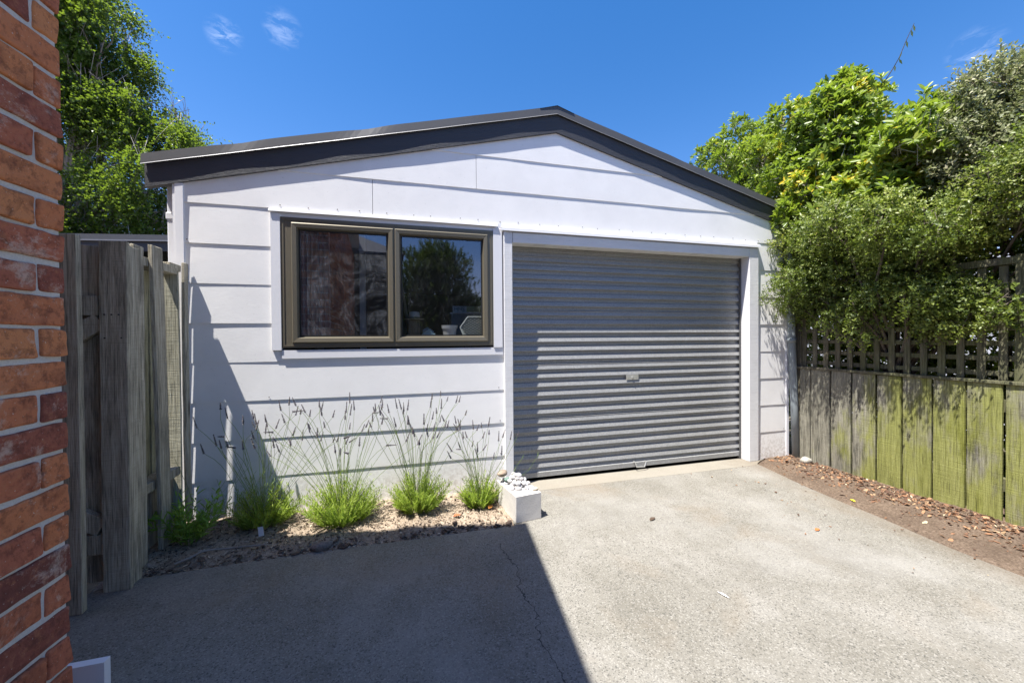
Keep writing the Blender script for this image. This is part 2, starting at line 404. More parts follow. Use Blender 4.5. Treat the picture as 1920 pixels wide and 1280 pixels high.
def chips(name,N,zone,zf,sz,mat,flat=.35,seed=1,curl=False,rp=1.):
    r=np.random.default_rng(seed); b=MB()
    pts=zone(r,N)
    for x,y in pts:
        L=sz[0]+(sz[1]-sz[0])*r.random()**2.2; W=L*r.uniform(.3,.7); T=L*(.03 if curl else r.uniform(.08,.22))
        a=r.uniform(0,6.28); tl=Matrix.Rotation(r.normal(0,flat),3,'X')@Matrix.Rotation(r.normal(0,flat),3,'Y')
        M=Matrix.Rotation(a,3,'Z')@tl; z=zf(x,y)+T*.5+abs(r.normal(0,.004))
        k=6; top=[];bot=[]
        for i in range(k):
            an=2*math.pi*i/k; q=Vector((math.cos(an)*L/2*r.uniform(.75,1.1),math.sin(an)*W/2*r.uniform(.7,1.15),0))
            up=Vector((0,0,T/2+(abs(q.y)/W*.5*L*.4 if curl else 0)))
            top.append(Vector((x,y,z))+M@(q+up)); bot.append(Vector((x,y,z))+M@(q+up-Vector((0,0,T))))
        fs=[tuple(range(k)),tuple(range(2*k-1,k-1,-1))]+[(i,i+k,(i+1)%k+k,(i+1)%k) for i in range(k)]
        b.add(top+bot,fs,0,float(r.random()**rp))
    o=b.build(name,mat); tag(o,kind='stuff'); return o
def zbed(r,N): 
    x=r.uniform(-1.5,.66,N); y=2.555+(.61)*r.random(N)**1.25; return np.stack([x,y],1)
tag(chips('bark_mulch',5200,zbed,bed_z,(.004,.028),CHIPS,.35,3),'dry bark chips and wood crumbs scattered over the sandy garden bed','mulch')
def zedge(r,N):
    x=r.uniform(-1.5,.68,N); y=2.555+np.abs(r.normal(0,.035,N)); return np.stack([x,y],1)
CHIPD=m_rndcol('dark_bark_pieces',[(0,(.07,.05,.04)),(.5,(.15,.11,.085)),(1,(.3,.24,.18))])
tag(chips('bark_edging',190,zedge,bed_z,(.012,.065),CHIPD,.3,5),'line of larger dark bark pieces along the edge of the garden bed','bark')
def zstrip(r,N):
    y=r.uniform(.9,3.18,N); d=np.abs(r.normal(0,.22,N)); x=3.93-d; 
    ed=np.interp(y,[.6,1.25,1.55,1.96,2.5,2.8,3.1,3.2],[3.16,3.165,3.17,3.23,3.28,3.34,3.40,3.55]); k=x>ed; return np.stack([x[k],y[k]],1)
tag(chips('leaf_litter',3000,zstrip,strip_z,(.006,.045),LITTER,.5,8,True),'brown and russet dry leaf litter heaped along the foot of the mossy fence','leaf litter')
def zscat(r,N):
    y=r.uniform(1.2,3.1,N); x=3.95-r.uniform(0,1.,N)**1.5*1.5; return np.stack([x,y],1)
tag(chips('twig_scatter',260,zscat,lambda x,y:max(.002,strip_z(x,y)) if x>3.15 else .002,(.004,.022),LITTER,.2,9),'tiny crumbs of bark and leaf strewn over soil strip and driveway edge','debris')

# ------------------------------------------------------------------ garage
G=thing('garage','white weatherboard garage with dark gabled roof, bronze window and grey roller door','garage',(1.18,3.2,0))
AP,ZA,SL=1.280,3.099,.2535         # apex x, height of barge board's lower edge, roof pitch
def roofz(x): return ZA-SL*abs(x-AP)
lines=[.002+.2823*k for k in range(12)]; YW=3.2
def clip(poly,a,b_,c_):            # keep a*x+b*z<=c
    out=[]
    for i in range(len(poly)):
        p,q=poly[i],poly[(i+1)%len(poly)]; fp=a*p[0]+b_*p[1]-c_; fq=a*q[0]+b_*q[1]-c_
        if fp<=1e-9: out.append(p)
        if (fp<-1e-9 and fq>1e-9) or (fp>1e-9 and fq<-1e-9):
            k=fp/(fp-fq); out.append((p[0]+(q[0]-p[0])*k,p[1]+(q[1]-p[1])*k))
    return out
openings=[(-.955,.785,1.213,2.20),(.80,3.49,-1,2.20)]
b=MB()
for k,z0 in enumerate(lines):
    z1=z0+.2823
    if z0>3.12: break
    def yf(x,z,k=k,z0=z0):
        u=(z-z0)/.2823; wob=.0026*noise.noise(Vector((x*1.9,k*3.1,0)))+.0012*noise.noise(Vector((x*9,k*2.7,1)))
        return YW-(.0048+.0020*noise.noise(Vector((k*5.3,1,0))))*(1-u)-.0015+wob*(1-u)
    xb=[-1.545,-.955,.785,.80,3.49,3.905]
    joints={8:[-.262],9:[.56],2:[]}.get(k,[])
    zb=sorted({z0,z1}|{z for o in openings for z in o[2:] if z0<z<z1})
    xs=sorted(set(xb)|set(joints)|set(np.arange(-1.4,3.85,.22).round(3)))
    for i in range(len(xs)-1):
        x0,x1=xs[i],xs[i+1]
        if x1-x0<.001: continue
        if x0 in joints: x0+=.0035
        for j in range(len(zb)-1):
            a0,a1=zb[j],zb[j+1]; cxm,czm=(x0+x1)/2,(a0+a1)/2
            if any(o[0]<cxm<o[1] and o[2]<czm<o[3] for o in openings): continue
            zs=a0+ (0.0)
            poly=[(x0,zs),(x1,zs),(x1,a1),(x0,a1)]
            cc=.02
            poly=clip(poly,-SL,1,ZA+cc-SL*AP); poly=clip(poly,SL,1,ZA+cc+SL*AP)
            if len(poly)<3: continue
            n=len(poly)
            b.add([(x,yf(x,z),z) for x,z in poly]+[(x,YW+.02,z) for x,z in poly],
                  [tuple(range(n))]+[(q,q+n,(q+1)%n+n,(q+1)%n) for q in range(n)],0,0)
b.build('weatherboard_wall',WHITE,G)
# nail heads and filler marks sit on the boards
NAIL=m_simple('rusty_nail',(.12,.11,.10),.7)
def nail(x,z,y): b=MB(); b.obox((x,y,z),((1,0,0),(0,1,0),(0,0,1)),(.007,.0014,.007)); b.build('nail_head',NAIL,G)
for x in (-1.49,-.99,.75,3.86):
    for z in lines[:8]:
        if not (abs(x)<1 and 1.1<z<2.3): nail(x+random.uniform(-.01,.01),z+.022,YW-.0092)
for i in range(26): nail(-.9+i*.185+random.uniform(-.03,.03),2.282+random.uniform(-.004,.006),YW-.0092)
# body behind the boards
b=MB()
b.box(-1.55,-1.50,3.222,10,0,2.36); b.box(3.86,3.905,3.222,10,0,2.38)
b.box(-1.55,3.905,9.95,10.0,0,2.36); b.build('side_wall',WHITE,G)
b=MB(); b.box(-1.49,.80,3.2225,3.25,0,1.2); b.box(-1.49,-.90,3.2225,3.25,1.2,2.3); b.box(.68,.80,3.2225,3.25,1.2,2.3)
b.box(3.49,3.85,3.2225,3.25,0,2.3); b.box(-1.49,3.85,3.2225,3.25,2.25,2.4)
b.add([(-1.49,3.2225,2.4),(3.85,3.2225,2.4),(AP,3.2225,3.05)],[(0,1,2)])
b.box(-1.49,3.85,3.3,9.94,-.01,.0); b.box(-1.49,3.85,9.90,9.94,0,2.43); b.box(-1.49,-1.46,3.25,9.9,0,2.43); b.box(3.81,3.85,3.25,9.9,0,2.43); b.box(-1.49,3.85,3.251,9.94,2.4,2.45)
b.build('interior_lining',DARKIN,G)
b=MB(); b.box(-1.553,-1.505,3.1835,3.221,.0,2.385); b.box(-1.570,-1.5535,3.190,3.29,0,2.42); o=b.build('corner_board',WHITE3,G)
b=MB(); b.box(3.89,3.925,3.19,3.221,.0,2.30); b.build('corner_board',WHITE3,G)
# roof, barge boards, flashing
def slope_box(bb,x0,x1,zl,zh,y0,y1,m=0):
    def z(x,o): return ZA-SL*abs(x-AP)+o
    vs=[(x,y,z(x,o)) for x in (x0,x1) for y in (y0,y1) for o in (zl,zh)]
    bb.add(vs,[(0,1,3,2),(4,6,7,5),(0,4,5,1),(2,3,7,6),(0,2,6,4),(1,5,7,3)],m)
for s in (-1,1):
    xe=AP+s*3.0
    b=MB(); slope_box(b,*sorted((xe,AP)),.0,.175,3.180,3.2*1.0+.022); b.build('barge_board',CHAR,G)
    # metal flashing with a turned-out lower lip and a few dents
    b=MB(); N=60; sec=[(3.171,.157),(3.162,.1505),(3.1652,.1550),(3.168,.222),(3.27,.212)]
    vs=[]; 
    for i in range(N+1):
        x=AP+s*3.015*i/N; d=0
        for dx,dw,dz in ((-1.15,.10,.010),(-.30,.13,.014),(2.6,.1,.008)): d+=.55*dz*math.exp(-((x-dx)/dw)**2)
        wv=.0015*math.sin(x*9)
        for q,(y,zo) in enumerate(sec): vs.append((x,y+(d*.9 if q==3 else 0)+wv,ZA-SL*abs(x-AP)+zo-(d if q>=3 else 0)))
    ns=len(sec)
    for i in range(N):
        for q in range(ns-1):
            b.add([vs[i*ns+q],vs[(i+1)*ns+q],vs[(i+1)*ns+q+1],vs[i*ns+q+1]],[(0,1,2,3) if s>0 else (3,2,1,0)],1 if q==1 else 0,.5)
    b.build('roof_flashing',[CHARM,LIP],G)
    b=MB(); pit=.19
    xs=[AP+s*3.0*i/2 for i in (0,2)]; ny=int(7.0/(pit/4))
    prof=[]; y=3.262
    while y<10.3: prof+= [(y,.180),(y+.05,.180),(y+.07,.204),(y+.115,.204),(y+.135,.180)]; y+=pit
    for i in range(len(prof)-1):
        (ya,oa),(yb,ob)=prof[i],prof[i+1]
        b.add([(x,yy,ZA-SL*abs(x-AP)+o) for x,yy,o in ((xs[0],ya,oa),(xs[1],ya,oa),(xs[1],yb,ob),(xs[0],yb,ob))],[(0,1,2,3)],0,.5)
    slope_box(b,*sorted(xs),.09,.172,3.2225,10.2)
    b.build('roof',CHARM,G)
b=MB(); 
b.add([(AP-.16,3.163,ZA+.178),(AP,3.160,ZA+.2245),(AP+.16,3.163,ZA+.178),(AP+.16,10.3,ZA+.178),(AP,10.3,ZA+.2245),(AP-.16,10.3,ZA+.178)],[(0,1,4,5),(1,2,3,4)])
b.build('ridge_cap',CHARM,G)
# side gutter + white downpipe on the left wall
b=MB(); b.rbox((-1.64,3.36,1.2),(.058,.075,2.40),.008); b.rbox((-1.642,3.36,2.19),(.068,.085,.05),.006); b.rbox((-1.642,3.36,.9),(.068,.085,.05),.006); b.build('downpipe',WHITE3,G)
# window
W=MB(); fy=3.186
def frame(bb,x0,x1,z0,z1,w,y0,y1,m=0):
    bb.box(x0,x1,y0,y1,z0,z0+w,m); bb.box(x0,x1,y0,y1,z1-w,z1,m); bb.box(x0,x0+w,y0,y1,z0+w,z1-w,m); bb.box(x1-w,x1,y0,y1,z0+w,z1-w,m)
frame(W,-.905,.699,1.230,2.200,.078,fy,3.26); W.box(-.135,-.065,fy,3.26,1.308,2.122)
frame(W,-.893,.687,1.242,2.188,.010,fy-.004,fy-.0005)
WIN=W.build('window',BRONZE,G)
def child(bb,name,m,par,smooth=False):
    o=bb.build(name,m,smooth=smooth); loc=Vector(o.location); o.parent=par
    p=par; acc=Vector((0,0,0))
    while p is not None: acc+=Vector(p.location); p=p.parent
    o.location=loc-acc; return o
for (x0,x1,g) in ((-.832,-.108,GLASSL),(-.097,.652,GLASSR)):
    z0,z1=1.268,2.162; w=.034
    b=MB(); yo,yi=3.1745,3.204
    O=[(x0,z0),(x1,z0),(x1,z1),(x0,z1)]; I=[(x0+w,z0+w),(x1-w,z0+w),(x1-w,z1-w),(x0+w,z1-w)]; I2=[(x0+w+.012,z0+w+.012),(x1-w-.012,z0+w+.012),(x1-w-.012,z1-w-.012),(x0+w+.012,z1-w-.012)]
    O1=[(x0+.006,z0+.006),(x1-.006,z0+.006),(x1-.006,z1-.006),(x0+.006,z1-.006)]
    for i in range(4):
        j=(i+1)%4
        ring=[(O[i],3.1855),(O[i],yo+.005),(O1[i],yo),(I[i],yo+.003),(I2[i],yi)]; ring2=[(O[j],3.1855),(O[j],yo+.005),(O1[j],yo),(I[j],yo+.003),(I2[j],yi)]
        for q in range(4):
            a_,b_,c_,d_=ring[q],ring2[q],ring2[q+1],ring[q+1]
            b.add([(p[0][0],p[1],p[0][1]) for p in (a_,b_,c_,d_)],[(0,1,2,3)],0)
    sash=child(b,'window_sash',BRONZE,WIN)
    b=MB(); frame(b,x0+w+.0125,x1-w-.0125,z0+w+.0125,z1-w-.0125,.009,3.1985,3.204); child(b,'gasket',BRONZE_D,WIN)
    b=MB(); b.add([(x0+w,3.205,z0+w),(x1-w,3.205,z0+w),(x1-w,3.205,z1-w),(x0+w,3.205,z1-w)],[(0,1,2,3)]); child(b,'pane',g,WIN)
# white trims
b=MB(); b.box(-.968,-.9055,3.180,3.21,1.215,2.222); b.build('window_facing_board',WHITE3,G)
b=MB(); b.box(.6995,.775,3.180,3.21,1.215,2.215); b.build('window_facing_board',WHITE3,G)
def capflash(x0,x1,z,yo,m=WHITE3,nm='head_flashing',drop=.022,slant=0.):
    b=MB(); N=14; sec=[(3.195,z+.012),(yo,z-.004),(yo-.0015,z-.004-drop),(yo+.004,z-.004-drop)]
    vs=[]
    for i in range(N+1):
        x=x0+(x1-x0)*i/N; wv=.002*noise.noise(Vector((x*2.2,z,3)));dz=slant*(i/N)
        for y,zz in sec: vs.append((x,y+wv,zz+dz+wv))
    for i in range(N):
        for q in range(3):
            b.add([vs[i*4+q],vs[(i+1)*4+q],vs[(i+1)*4+q+1],vs[i*4+q+1]],[(3,2,1,0)])
    return b.build(nm,m,G)
capflash(-.978,.739,2.248,3.171,drop=.010)
capflash(.766,3.513,2.232,3.156,drop=.026)
b=MB(); b.box(-.97,.785,3.1905,3.2,2.195,2.262); b.box(.785,3.50,3.191,3.2,2.188,2.262); b.build('head_trim',WHITE3,G)
b=MB(); b.box(-.905,.776,3.1865,3.2,1.152,1.2145); b.build('window_sill_strip',WHITE3,G)
# door opening trims
b=MB(); b.rbox((.827,3.246,1.098),(.074,.150,2.196),.004,(2,2,12),wob=.0006); b.build('door_jamb',WHITE2,G)
b=MB(); b.rbox((3.440,3.246,1.098),(.117,.150,2.196),.004,(2,2,12),wob=.0006); b.build('door_jamb',WHITE2,G)
b=MB(); b.rbox((2.123,3.246,2.150),(2.512,.150,.088),.004,(20,2,2),wob=.0008); b.build('door_lintel',WHITE2,G)
b=MB(); b.box(.864,3.383,3.322,3.335,2.08,2.3); b.build('door_header_backing',DARKIN,G)
# roller door curtain
b=MB(); z=.030; pts=[(z,3.280),(z+.002,3.268),(z+.045,3.268),(z+.05,3.279)]; z+=.05; k=0
pitch=.0812
while z<2.07:
    pts+=[(z+.030,3.2905),(z+.0365,3.2705),(z+.0400,3.2700),(z+.0710,3.2780),(z+pitch,3.2905)] if (k%6!=5) else [(z+.026,3.2905),(z+.034,3.2700),(z+.0640,3.2775),(z+.067,3.280),(z+.0735,3.2755),(z+pitch,3.2905)]
    z+=pitch; k+=1
pts=[p for p in pts if p[0]<2.14]
xs=list(np.linspace(.866,3.381,26)); nx=len(xs)
vs=[(x,y+.014+.0009*math.sin(x*2.3+zz*3)+.0008*noise.noise(Vector((x*1.3,zz*4,0))),zz) for x in xs for zz,y in pts]; n=len(pts)
b.add(vs,[(i*n+j,(i+1)*n+j,(i+1)*n+j+1,i*n+j+1) for i in range(nx-1) for j in range(n-1)],0,.5)
RD=b.build('roller_door',GALV,G)
LT=m_simple('bright_zinc',(.62,.62,.6),.35,.6)
b=MB(); b.rbox((2.09,3.2835,.905),(.135,.003,.045),.0012); 
b.tube([(2.09,3.282,.905),(2.09,3.277,.905)],.010,10); b.tube([(2.045,3.282,.905),(2.045,3.280,.905)],.004,8); b.tube([(2.135,3.282,.905),(2.135,3.280,.905)],.004,8); b.obox((2.09,3.275,.905),((1,0,0),(0,1,0),(0,0,1)),(.004,.006,.022))
child(b,'door_lock',LT,RD)
b=MB(); b.tube([(2.10,3.28,.085),(2.10,3.26,.088),(2.112,3.25,.040),(2.2,3.25,.036),(2.225,3.26,.085),(2.225,3.28,.082)],.0055,7); child(b,'door_handle',LT,RD)
GS=m_simple('guide_steel',(.12,.12,.12),.5,.4)
for xa,xb in ((.8655,.885),(3.362,3.3815)): b=MB(); b.box(xa,xb,3.272,3.28,0.0,2.1); child(b,'door_guide',GS,RD)
# grey drainpipe at the right corner
b=MB(); b.tube([(3.957,3.134,-.01),(3.935,3.14,.6),(3.905,3.146,1.3),(3.878,3.15,2.1),(3.873,3.16,2.25),(3.93,3.3,2.34)],.036,16)
b.tube([(3.906,3.145,1.22),(3.904,3.146,1.27)],.041,16)
o=b.build('drainpipe',GREYPVC,smooth=True); tag(o,'grey plastic drainpipe leaning at the right corner of the garage','drainpipe')

# ------------------------------------------------------------------ things behind the window
SHELF=thing('window_shelf','dark wooden shelf inside the garage just behind the right window pane','shelf',(-.1,3.40,1.24))
b=MB(); b.rbox((-.1,3.382,1.288),(1.5,.31,.022),.003); b.build('board',m_simple('shelf_board',(.10,.08,.06),.7),SHELF)
for x in (-.7,.5): b=MB(); b.box(x,x+.02,3.285,3.5,1.16,1.2765); b.build('bracket',m_simple('bracket_steel',(.1,.1,.1),.5),SHELF)
b=MB(); n=20
def lathe(bb,c,prof,n=20,m=0,r=None,sx=1.,sy=1.):
    vs=[(c[0]+rr*sx*math.cos(2*math.pi*k/n),c[1]+rr*sy*math.sin(2*math.pi*k/n),c[2]+zz) for rr,zz in prof for k in range(n)]
    bb.add(vs,[(i*n+k,i*n+(k+1)%n,(i+1)*n+(k+1)%n,(i+1)*n+k) for i in range(len(prof)-1) for k in range(n)],m,r)
lathe(b,(.340,3.300,1.2995),[(.001,0),(.050,0),(.060,.075),(.066,.076),(.069,.104),(.063,.104),(.058,.08),(.045,.01),(.001,.008)],24)
o=b.build('flower_pot',POT,smooth=False); tag(o,'white plastic flower pot on the shelf behind the right window pane','pot')
# hexagonal lattice tray leaning against the glass side
TR=thing('lattice_tray','grey hexagonal tray with diamond lattice leaning in the lower right of the window','tray',(.55,3.34,1.30))
b=MB(); hexp=[(.423,1.385),(.492,1.476),(.66,1.476),(.70,1.385),(.66,1.30),(.455,1.30)]
def yv(z): return 3.232+(z-1.3)*.22
for i in range(6):
    a_,c_=hexp[i],hexp[(i+1)%6]; b.tube([(a_[0],yv(a_[1]),a_[1]),(c_[0],yv(c_[1]),c_[1])],.0045,6)
b.build('rim',m_simple('tray_rim',(.85,.85,.8),.5),TR)
b=MB(); b.add([(x,yv(z)+.004,z) for x,z in hexp]+[(x,yv(z)+.012,z) for x,z in hexp],[(5,4,3,2,1,0),(6,7,8,9,10,11)]+[(i,(i+1)%6,(i+1)%6+6,i+6) for i in range(6)])
b.build('panel',m_simple('tray_panel',(.5,.5,.45),.6),TR)
b=MB(); inside=lambda x,z: .43+abs(z-1.386)*.62<x<.695 and 1.303<z<1.474
for s in (-1,1):
    for k in range(-14,26):
        seg=[]
        for q in range(60):
            x=.42+q*.005; z=1.30+(k*.022)+s*(x-.42)*.62+(0 if s>0 else .05)+(0)
            if inside(x,z): seg.append((x,yv(z)+.0025,z))
            elif len(seg)>1: break
            else: seg=[]
        if len(seg)>1: b.tube([seg[0],seg[-1]],.0023,4)
b.build('lattice',m_simple('tray_lattice',(.06,.06,.055),.6),TR)
# storage box with a pale label strip
BX=thing('storage_box','blue storage box with white rim and pale lettered strip, standing inside behind the tray','box',(.49,3.8,1.24))
b=MB(); b.rbox((.545,3.80,1.40),(.30,.22,.25),.006); b.build('box_body',m_simple('blue_box',(.10,.17,.26),.5),BX)
b=MB(); b.rbox((.545,3.80,1.532),(.315,.235,.014),.004); b.build('rim',m_simple('white_rim',(.8,.82,.85),.4),BX)
b=MB(); b.box(.412,.680,3.700,3.704,1.540,1.602,0); b.box(.545,.678,3.6985,3.6998,1.545,1.600,1); lab=b.build('label_strip',[m_simple('label_blue',(.55,.66,.75),.5),m_simple('label_green',(.42,.55,.30),.5)],BX)
def letters(txt,x,y,z,size,m,par):
    cu=bpy.data.curves.new('lettering','FONT'); cu.body=txt; cu.size=size; cu.extrude=.0006; 
    o=bpy.data.objects.new('tmp',cu); col.objects.link(o); bpy.context.view_layer.update()
    me=bpy.data.meshes.new_from_object(o.evaluated_get(bpy.context.evaluated_depsgraph_get())); bpy.data.objects.remove(o)
    ob=bpy.data.objects.new('lettering',me); me.materials.append(m); col.objects.link(ob)
    ob.rotation_euler=(math.pi/2,0,0); ob.parent=par
    p=par; acc=Vector((0,0,0))
    while p is not None: acc+=Vector(p.location); p=p.parent
    ob.location=Vector((x,y,z))-acc; return ob
letters('HNS',.424,3.6975,1.556,.052,m_simple('lettering_blue',(.08,.18,.28),.5),lab)
# wooden stool post with the hat
HT=thing('felt_hat','grey felt hat with dark band resting inside behind the window','hat',(.05,3.33,1.36))
b=MB(); lathe(b,(.05,3.33,1.452),[(.082,.006),(.072,0),(.05,.002),(.048,.03),(.040,.062),(.018,.068),(.001,.062)],28,sx=1.0,sy=1.15); b.build('crown',m_simple('grey_felt',(.5,.48,.44),.9),HT,smooth=True)
b=MB(); lathe(b,(.05,3.33,1.455),[(.0495,.0),(.0505,.001),(.0495,.018),(.048,.018)],28,sx=1.0,sy=1.15); b.build('hat_band',m_simple('dark_band',(.03,.03,.03),.8),HT)
b=MB(); b.rbox((.05,3.33,1.376),(.09,.09,.152),.004); o=b.build('wooden_block',m_simple('block_wood',(.13,.10,.07),.8)); tag(o,'small brown wooden block inside the window holding up the felt hat','block')
b=MB(); b.rbox((.165,3.33,1.318),(.11,.09,.036),.006); 
b.add([(.115,3.285,1.336),(.2,3.285,1.336),(.215,3.37,1.355),(.12,3.37,1.37),(.17,3.285,1.372),(.16,3.37,1.39)],[(0,1,4),(3,5,2),(0,4,5,3),(4,1,2,5)])
o=b.build('blue_cloth',m_simple('pale_blue_cloth',(.32,.47,.58),.8)); tag(o,'folded pale blue cloth on the shelf inside the window beside the hat','cloth')
# long handle leaning + curtain in the left half
b=MB(); b.tube([(-.02,3.46,1.55),(-.10,3.44,2.05)],.012,8); b.tube([(-.02,3.46,1.55),(.01,3.47,1.30)],.014,8); o=b.build('tool_handle',m_simple('handle_wood',(.22,.17,.12),.6)); tag(o,'brown tool handle leaning inside the window above the hat','handle')
b=MB(); N=70; vs=[]
for i in range(N+1):
    x=-.82+.22*i/N; y=3.36+.018*math.sin(i*.62)+.008*math.sin(i*1.7)
    vs+= [(x,y,1.30),(x,y,2.2)]
b.add(vs,[(2*i,2*i+2,2*i+3,2*i+1) for i in range(N)])
o=b.build('curtain',m_simple('grey_curtain',(.22,.21,.22),.9),smooth=True); tag(o,'grey curtain hanging at the left inside the left window pane','curtain')
b=MB(); b.box(-.42,-.37,3.7,3.74,0,2.4); o=b.build('inner_post',m_simple('pale_post',(.4,.42,.47),.7)); tag(o,'pale upright timber post standing inside the garage behind the left pane','post')

# ------------------------------------------------------------------ brick house
HO=thing('brick_house','old red brick house corner with grey mortar at the left edge','house',(-.92,1.358,0),R_(-4))
cz0=1.2548-.0855*15
b=MB(); mt=MB()
mt.box(-7.5,-.008,-9,-.008,-.06,3.40,0)
nb=0
for k in range(-1,41):
    z0=cz0+.0855*k; z1=z0+.0755
    zc=(z0+z1)/2
    if zc>3.38: break
    header=(k%2==1)      # course whose side face shows a short end at the corner
    # side face (local x=0, running to -y)
    y=0.; first=True; n=0
    lenend=.105 if header else .225
    while y>-8.8:
        L=(.068 if header else .222) if first else .225
        depth=.10
        if first:
            # corner brick shows on both faces
            Lx=.222 if header else .105
            c=(-Lx/2,y-L/2,zc); sz=(Lx,L,.0755)
        else: c=(-depth/2,y-L/2,zc); sz=(depth,L,.0755)
        det=n<3 and y>-1.2
        jx=random.uniform(-.0025,.0025)
        c=(c[0]+jx,c[1],c[2]+random.uniform(-.0015,.0015))
        rv=random.choice([random.random(),random.uniform(.45,.95)])
        if det: b.rbox(c,(sz[0],sz[1],sz[2]-random.uniform(0,.004)),.0065,(3,8,4),.003,seed=k*7+n,m=0,r=rv,wob=.0026)
        else: b.rbox(c,sz,.005,(1,1,1),.001,seed=k,m=0,r=rv)
        y-=L+.0105+random.uniform(-.002,.002); first=False; n+=1
    # end face (local y=0, running to -x)
    x=-(.222 if header else .105)-.0105
    while x>-7.4:
        L=.225; b.rbox((x-L/2,-.05,zc),(L,.10,.0755),.005,(1,1,1),.001,seed=k,m=0,r=random.random()); x-=L+.0105
WA=b.build('wall',BRICK,HO,world=False)
m_=mt.build('mortar',MORTAR,HO,world=False)
b=MB(); b.box(-4,.92,-9,-5.2,0,3.4); b.build('added_wing_wall',m_simple('added_wing_dark',(.055,.05,.045),.8),HO,world=False)  # unseen wing, added and coloured dark to darken the left pane's reflection
b=MB(); b.box(-.55,-.35,-5.199,-5.10,0,3.4); b.build('added_wing_downpipe',m_simple('wing_pipe',(.6,.6,.6),.5),HO,world=False)  # pale upright strip for the reflection, on the added wing
b=MB(); b.add([(-4.3,-4.9,3.41),(1.2,-4.9,3.41),(1.2,-9.3,3.41),(-4.3,-9.3,3.41),(-1.7,-7.1,4.9)],[(0,1,4),(1,2,4),(2,3,4),(3,0,4),(3,2,1,0)]); b.build('added_wing_roof',CHARM,HO,world=False)  # roof of the added wing, covers the sky mirrored in the left pane
b=MB(); h=3.5
ev=[(.325,.642),(-8.2,.642+.07*8.5),(-8.2,-9.5),(-.02,-9.5)]
b.add([(x,y,h) for x,y in ev]+[(x,y,h+.2) for x,y in ev],[(3,2,1,0),(4,5,6,7)]+[(i,(i+1)%4,(i+1)%4+4,i+4) for i in range(4)])
b.build('eaves',WHITE3,HO,world=False)
b=MB(); cxr=(-4.1,-3.2)
b.add([(x,y,h+.201) for x,y in ev]+[(-4.1,-2.8,5.2),(-4.1,-6,5.2)],[(0,1,4),(1,2,5,4),(2,3,5),(3,0,4,5)])
b.build('roof',CHARM,HO,world=False)
b=MB(); b.box(-2.3,-1.0,.002,.03,1.0,2.1,0); HW=b.build('window',m_simple('white_joinery',(.7,.7,.7),.5),HO,world=False)
b=MB(); b.box(-2.24,-1.06,.031,.034,1.06,2.04,0); o=b.build('pane',m_simple('dark_pane',(.03,.035,.04),.08),HO,world=False)
b=MB(); b.box(-1.2+.25,-.86,.004,.07,0,3.4); b.build('downpipe',m_simple('house_downpipe',(.55,.55,.55),.5),HO,world=False)
# low white block beyond the house corner
b=MB(); b.rbox((-1.25,1.715,.070),(.37,.03,.150),.001,(4,2,3),.001,seed=3,wob=.0006); o=b.build('low_white_board',WHITE3); tag(o,'low white painted board standing on the driveway beyond the brick corner','board')

# ------------------------------------------------------------------ left fence and gate
FL=thing('board_fence','weathered grey board fence running up to the left corner of the garage','fence',(-1.53,2.8,0))
def plank(x0,x1,y0,y1,z0,z1,m,par,name,lean=(0,0),seed=0,wob=.0016,rad=.003,rag=True):
    b=MB(); sz=(x1-x0,y1-y0,z1-z0)
    b.rbox(((x0+x1)/2,(y0+y1)/2,(z0+z1)/2),sz,rad,(2,2,16),.002,seed=seed,wob=wob)
    vs=[]
    for (x,y,z) in b.v:
        u=(z-z0)/max(.01,z1-z0)
        bow=math.sin(u*math.pi)*.004*math.sin(seed*3.3)
        if rag and u>.985: z+= .010*noise.noise(Vector((x*60,y*60,seed)))-.006
        vs.append((x+lean[0]*u+bow,y+lean[1]*u,z))
    b.v=vs
    return b.build(name,m,par)
plank(-1.528,-1.412,2.440,2.465,0,1.815,WOOD,FL,'paling',(0.01,0),1)          # broad facing board
plank(-1.520,-1.425,2.466,2.56,-.02,1.80,WOOD,FL,'post',(.01,0),2)
plank(-1.475,-1.452,2.57,2.655,.02,1.83,WOOD,FL,'paling',(0,.01),3)
plank(-1.62,-1.60,2.60,2.72,.10,1.80,WOODG,FL,'paling',(0,0),4)
plank(-1.62,-1.60,2.725,2.85,.10,1.80,WOODG,FL,'paling',(0,0),5)
plank(-1.482,-1.458,2.80,2.905,.02,1.872,WOOD,FL,'paling',(-.01,-.03),6)
plank(-1.62,-1.60,2.855,2.97,.10,1.80,WOODG,FL,'paling',(0,0),7)
plank(-1.62,-1.60,2.975,3.03,.10,1.80,WOODG,FL,'paling',(0,0),8)
plank(-1.50,-1.479,3.136,3.180,.04,1.83,WOOD,FL,'paling',(0,0),9,rad=.002)
plank(-1.60,-1.50,3.095,3.110,.0,1.80,WOODL,FL,'post',(0,0),10)
for z in (1.76,.42): 
    b=MB(); b.rbox((-1.54,2.82,z),(.10,.50,.055),.003,(2,12,2),.002,seed=5,wob=.001); b.build('rail',WOOD,FL)
b=MB(); b.rbox((-1.54,3.055,1.78),(.10,.13,.045),.003,(2,4,2),.002,seed=15,wob=.001); b.build('rail',WOOD,FL)
b=MB(); b.rbox((-1.56,2.85,.20),(.03,.56,.36),.003,(2,8,4),.002,seed=25,wob=.001); b.build('kick_board',WOOD,FL)
DN=m_simple('dark_nail',(.03,.03,.03),.6)
for x,z in ((-1.50,1.43),(-1.47,1.43),(-1.44,1.43),(-1.50,1.31),(-1.43,1.31)): b=MB(); b.tube([(x,2.441,z),(x,2.4375,z)],.004,8); b.build('nail_head',DN,FL)
GA=thing('timber_gate','weathered timber gate with rails and diagonal braces between brick house and board fence','gate',(-1.95,2.48,0))
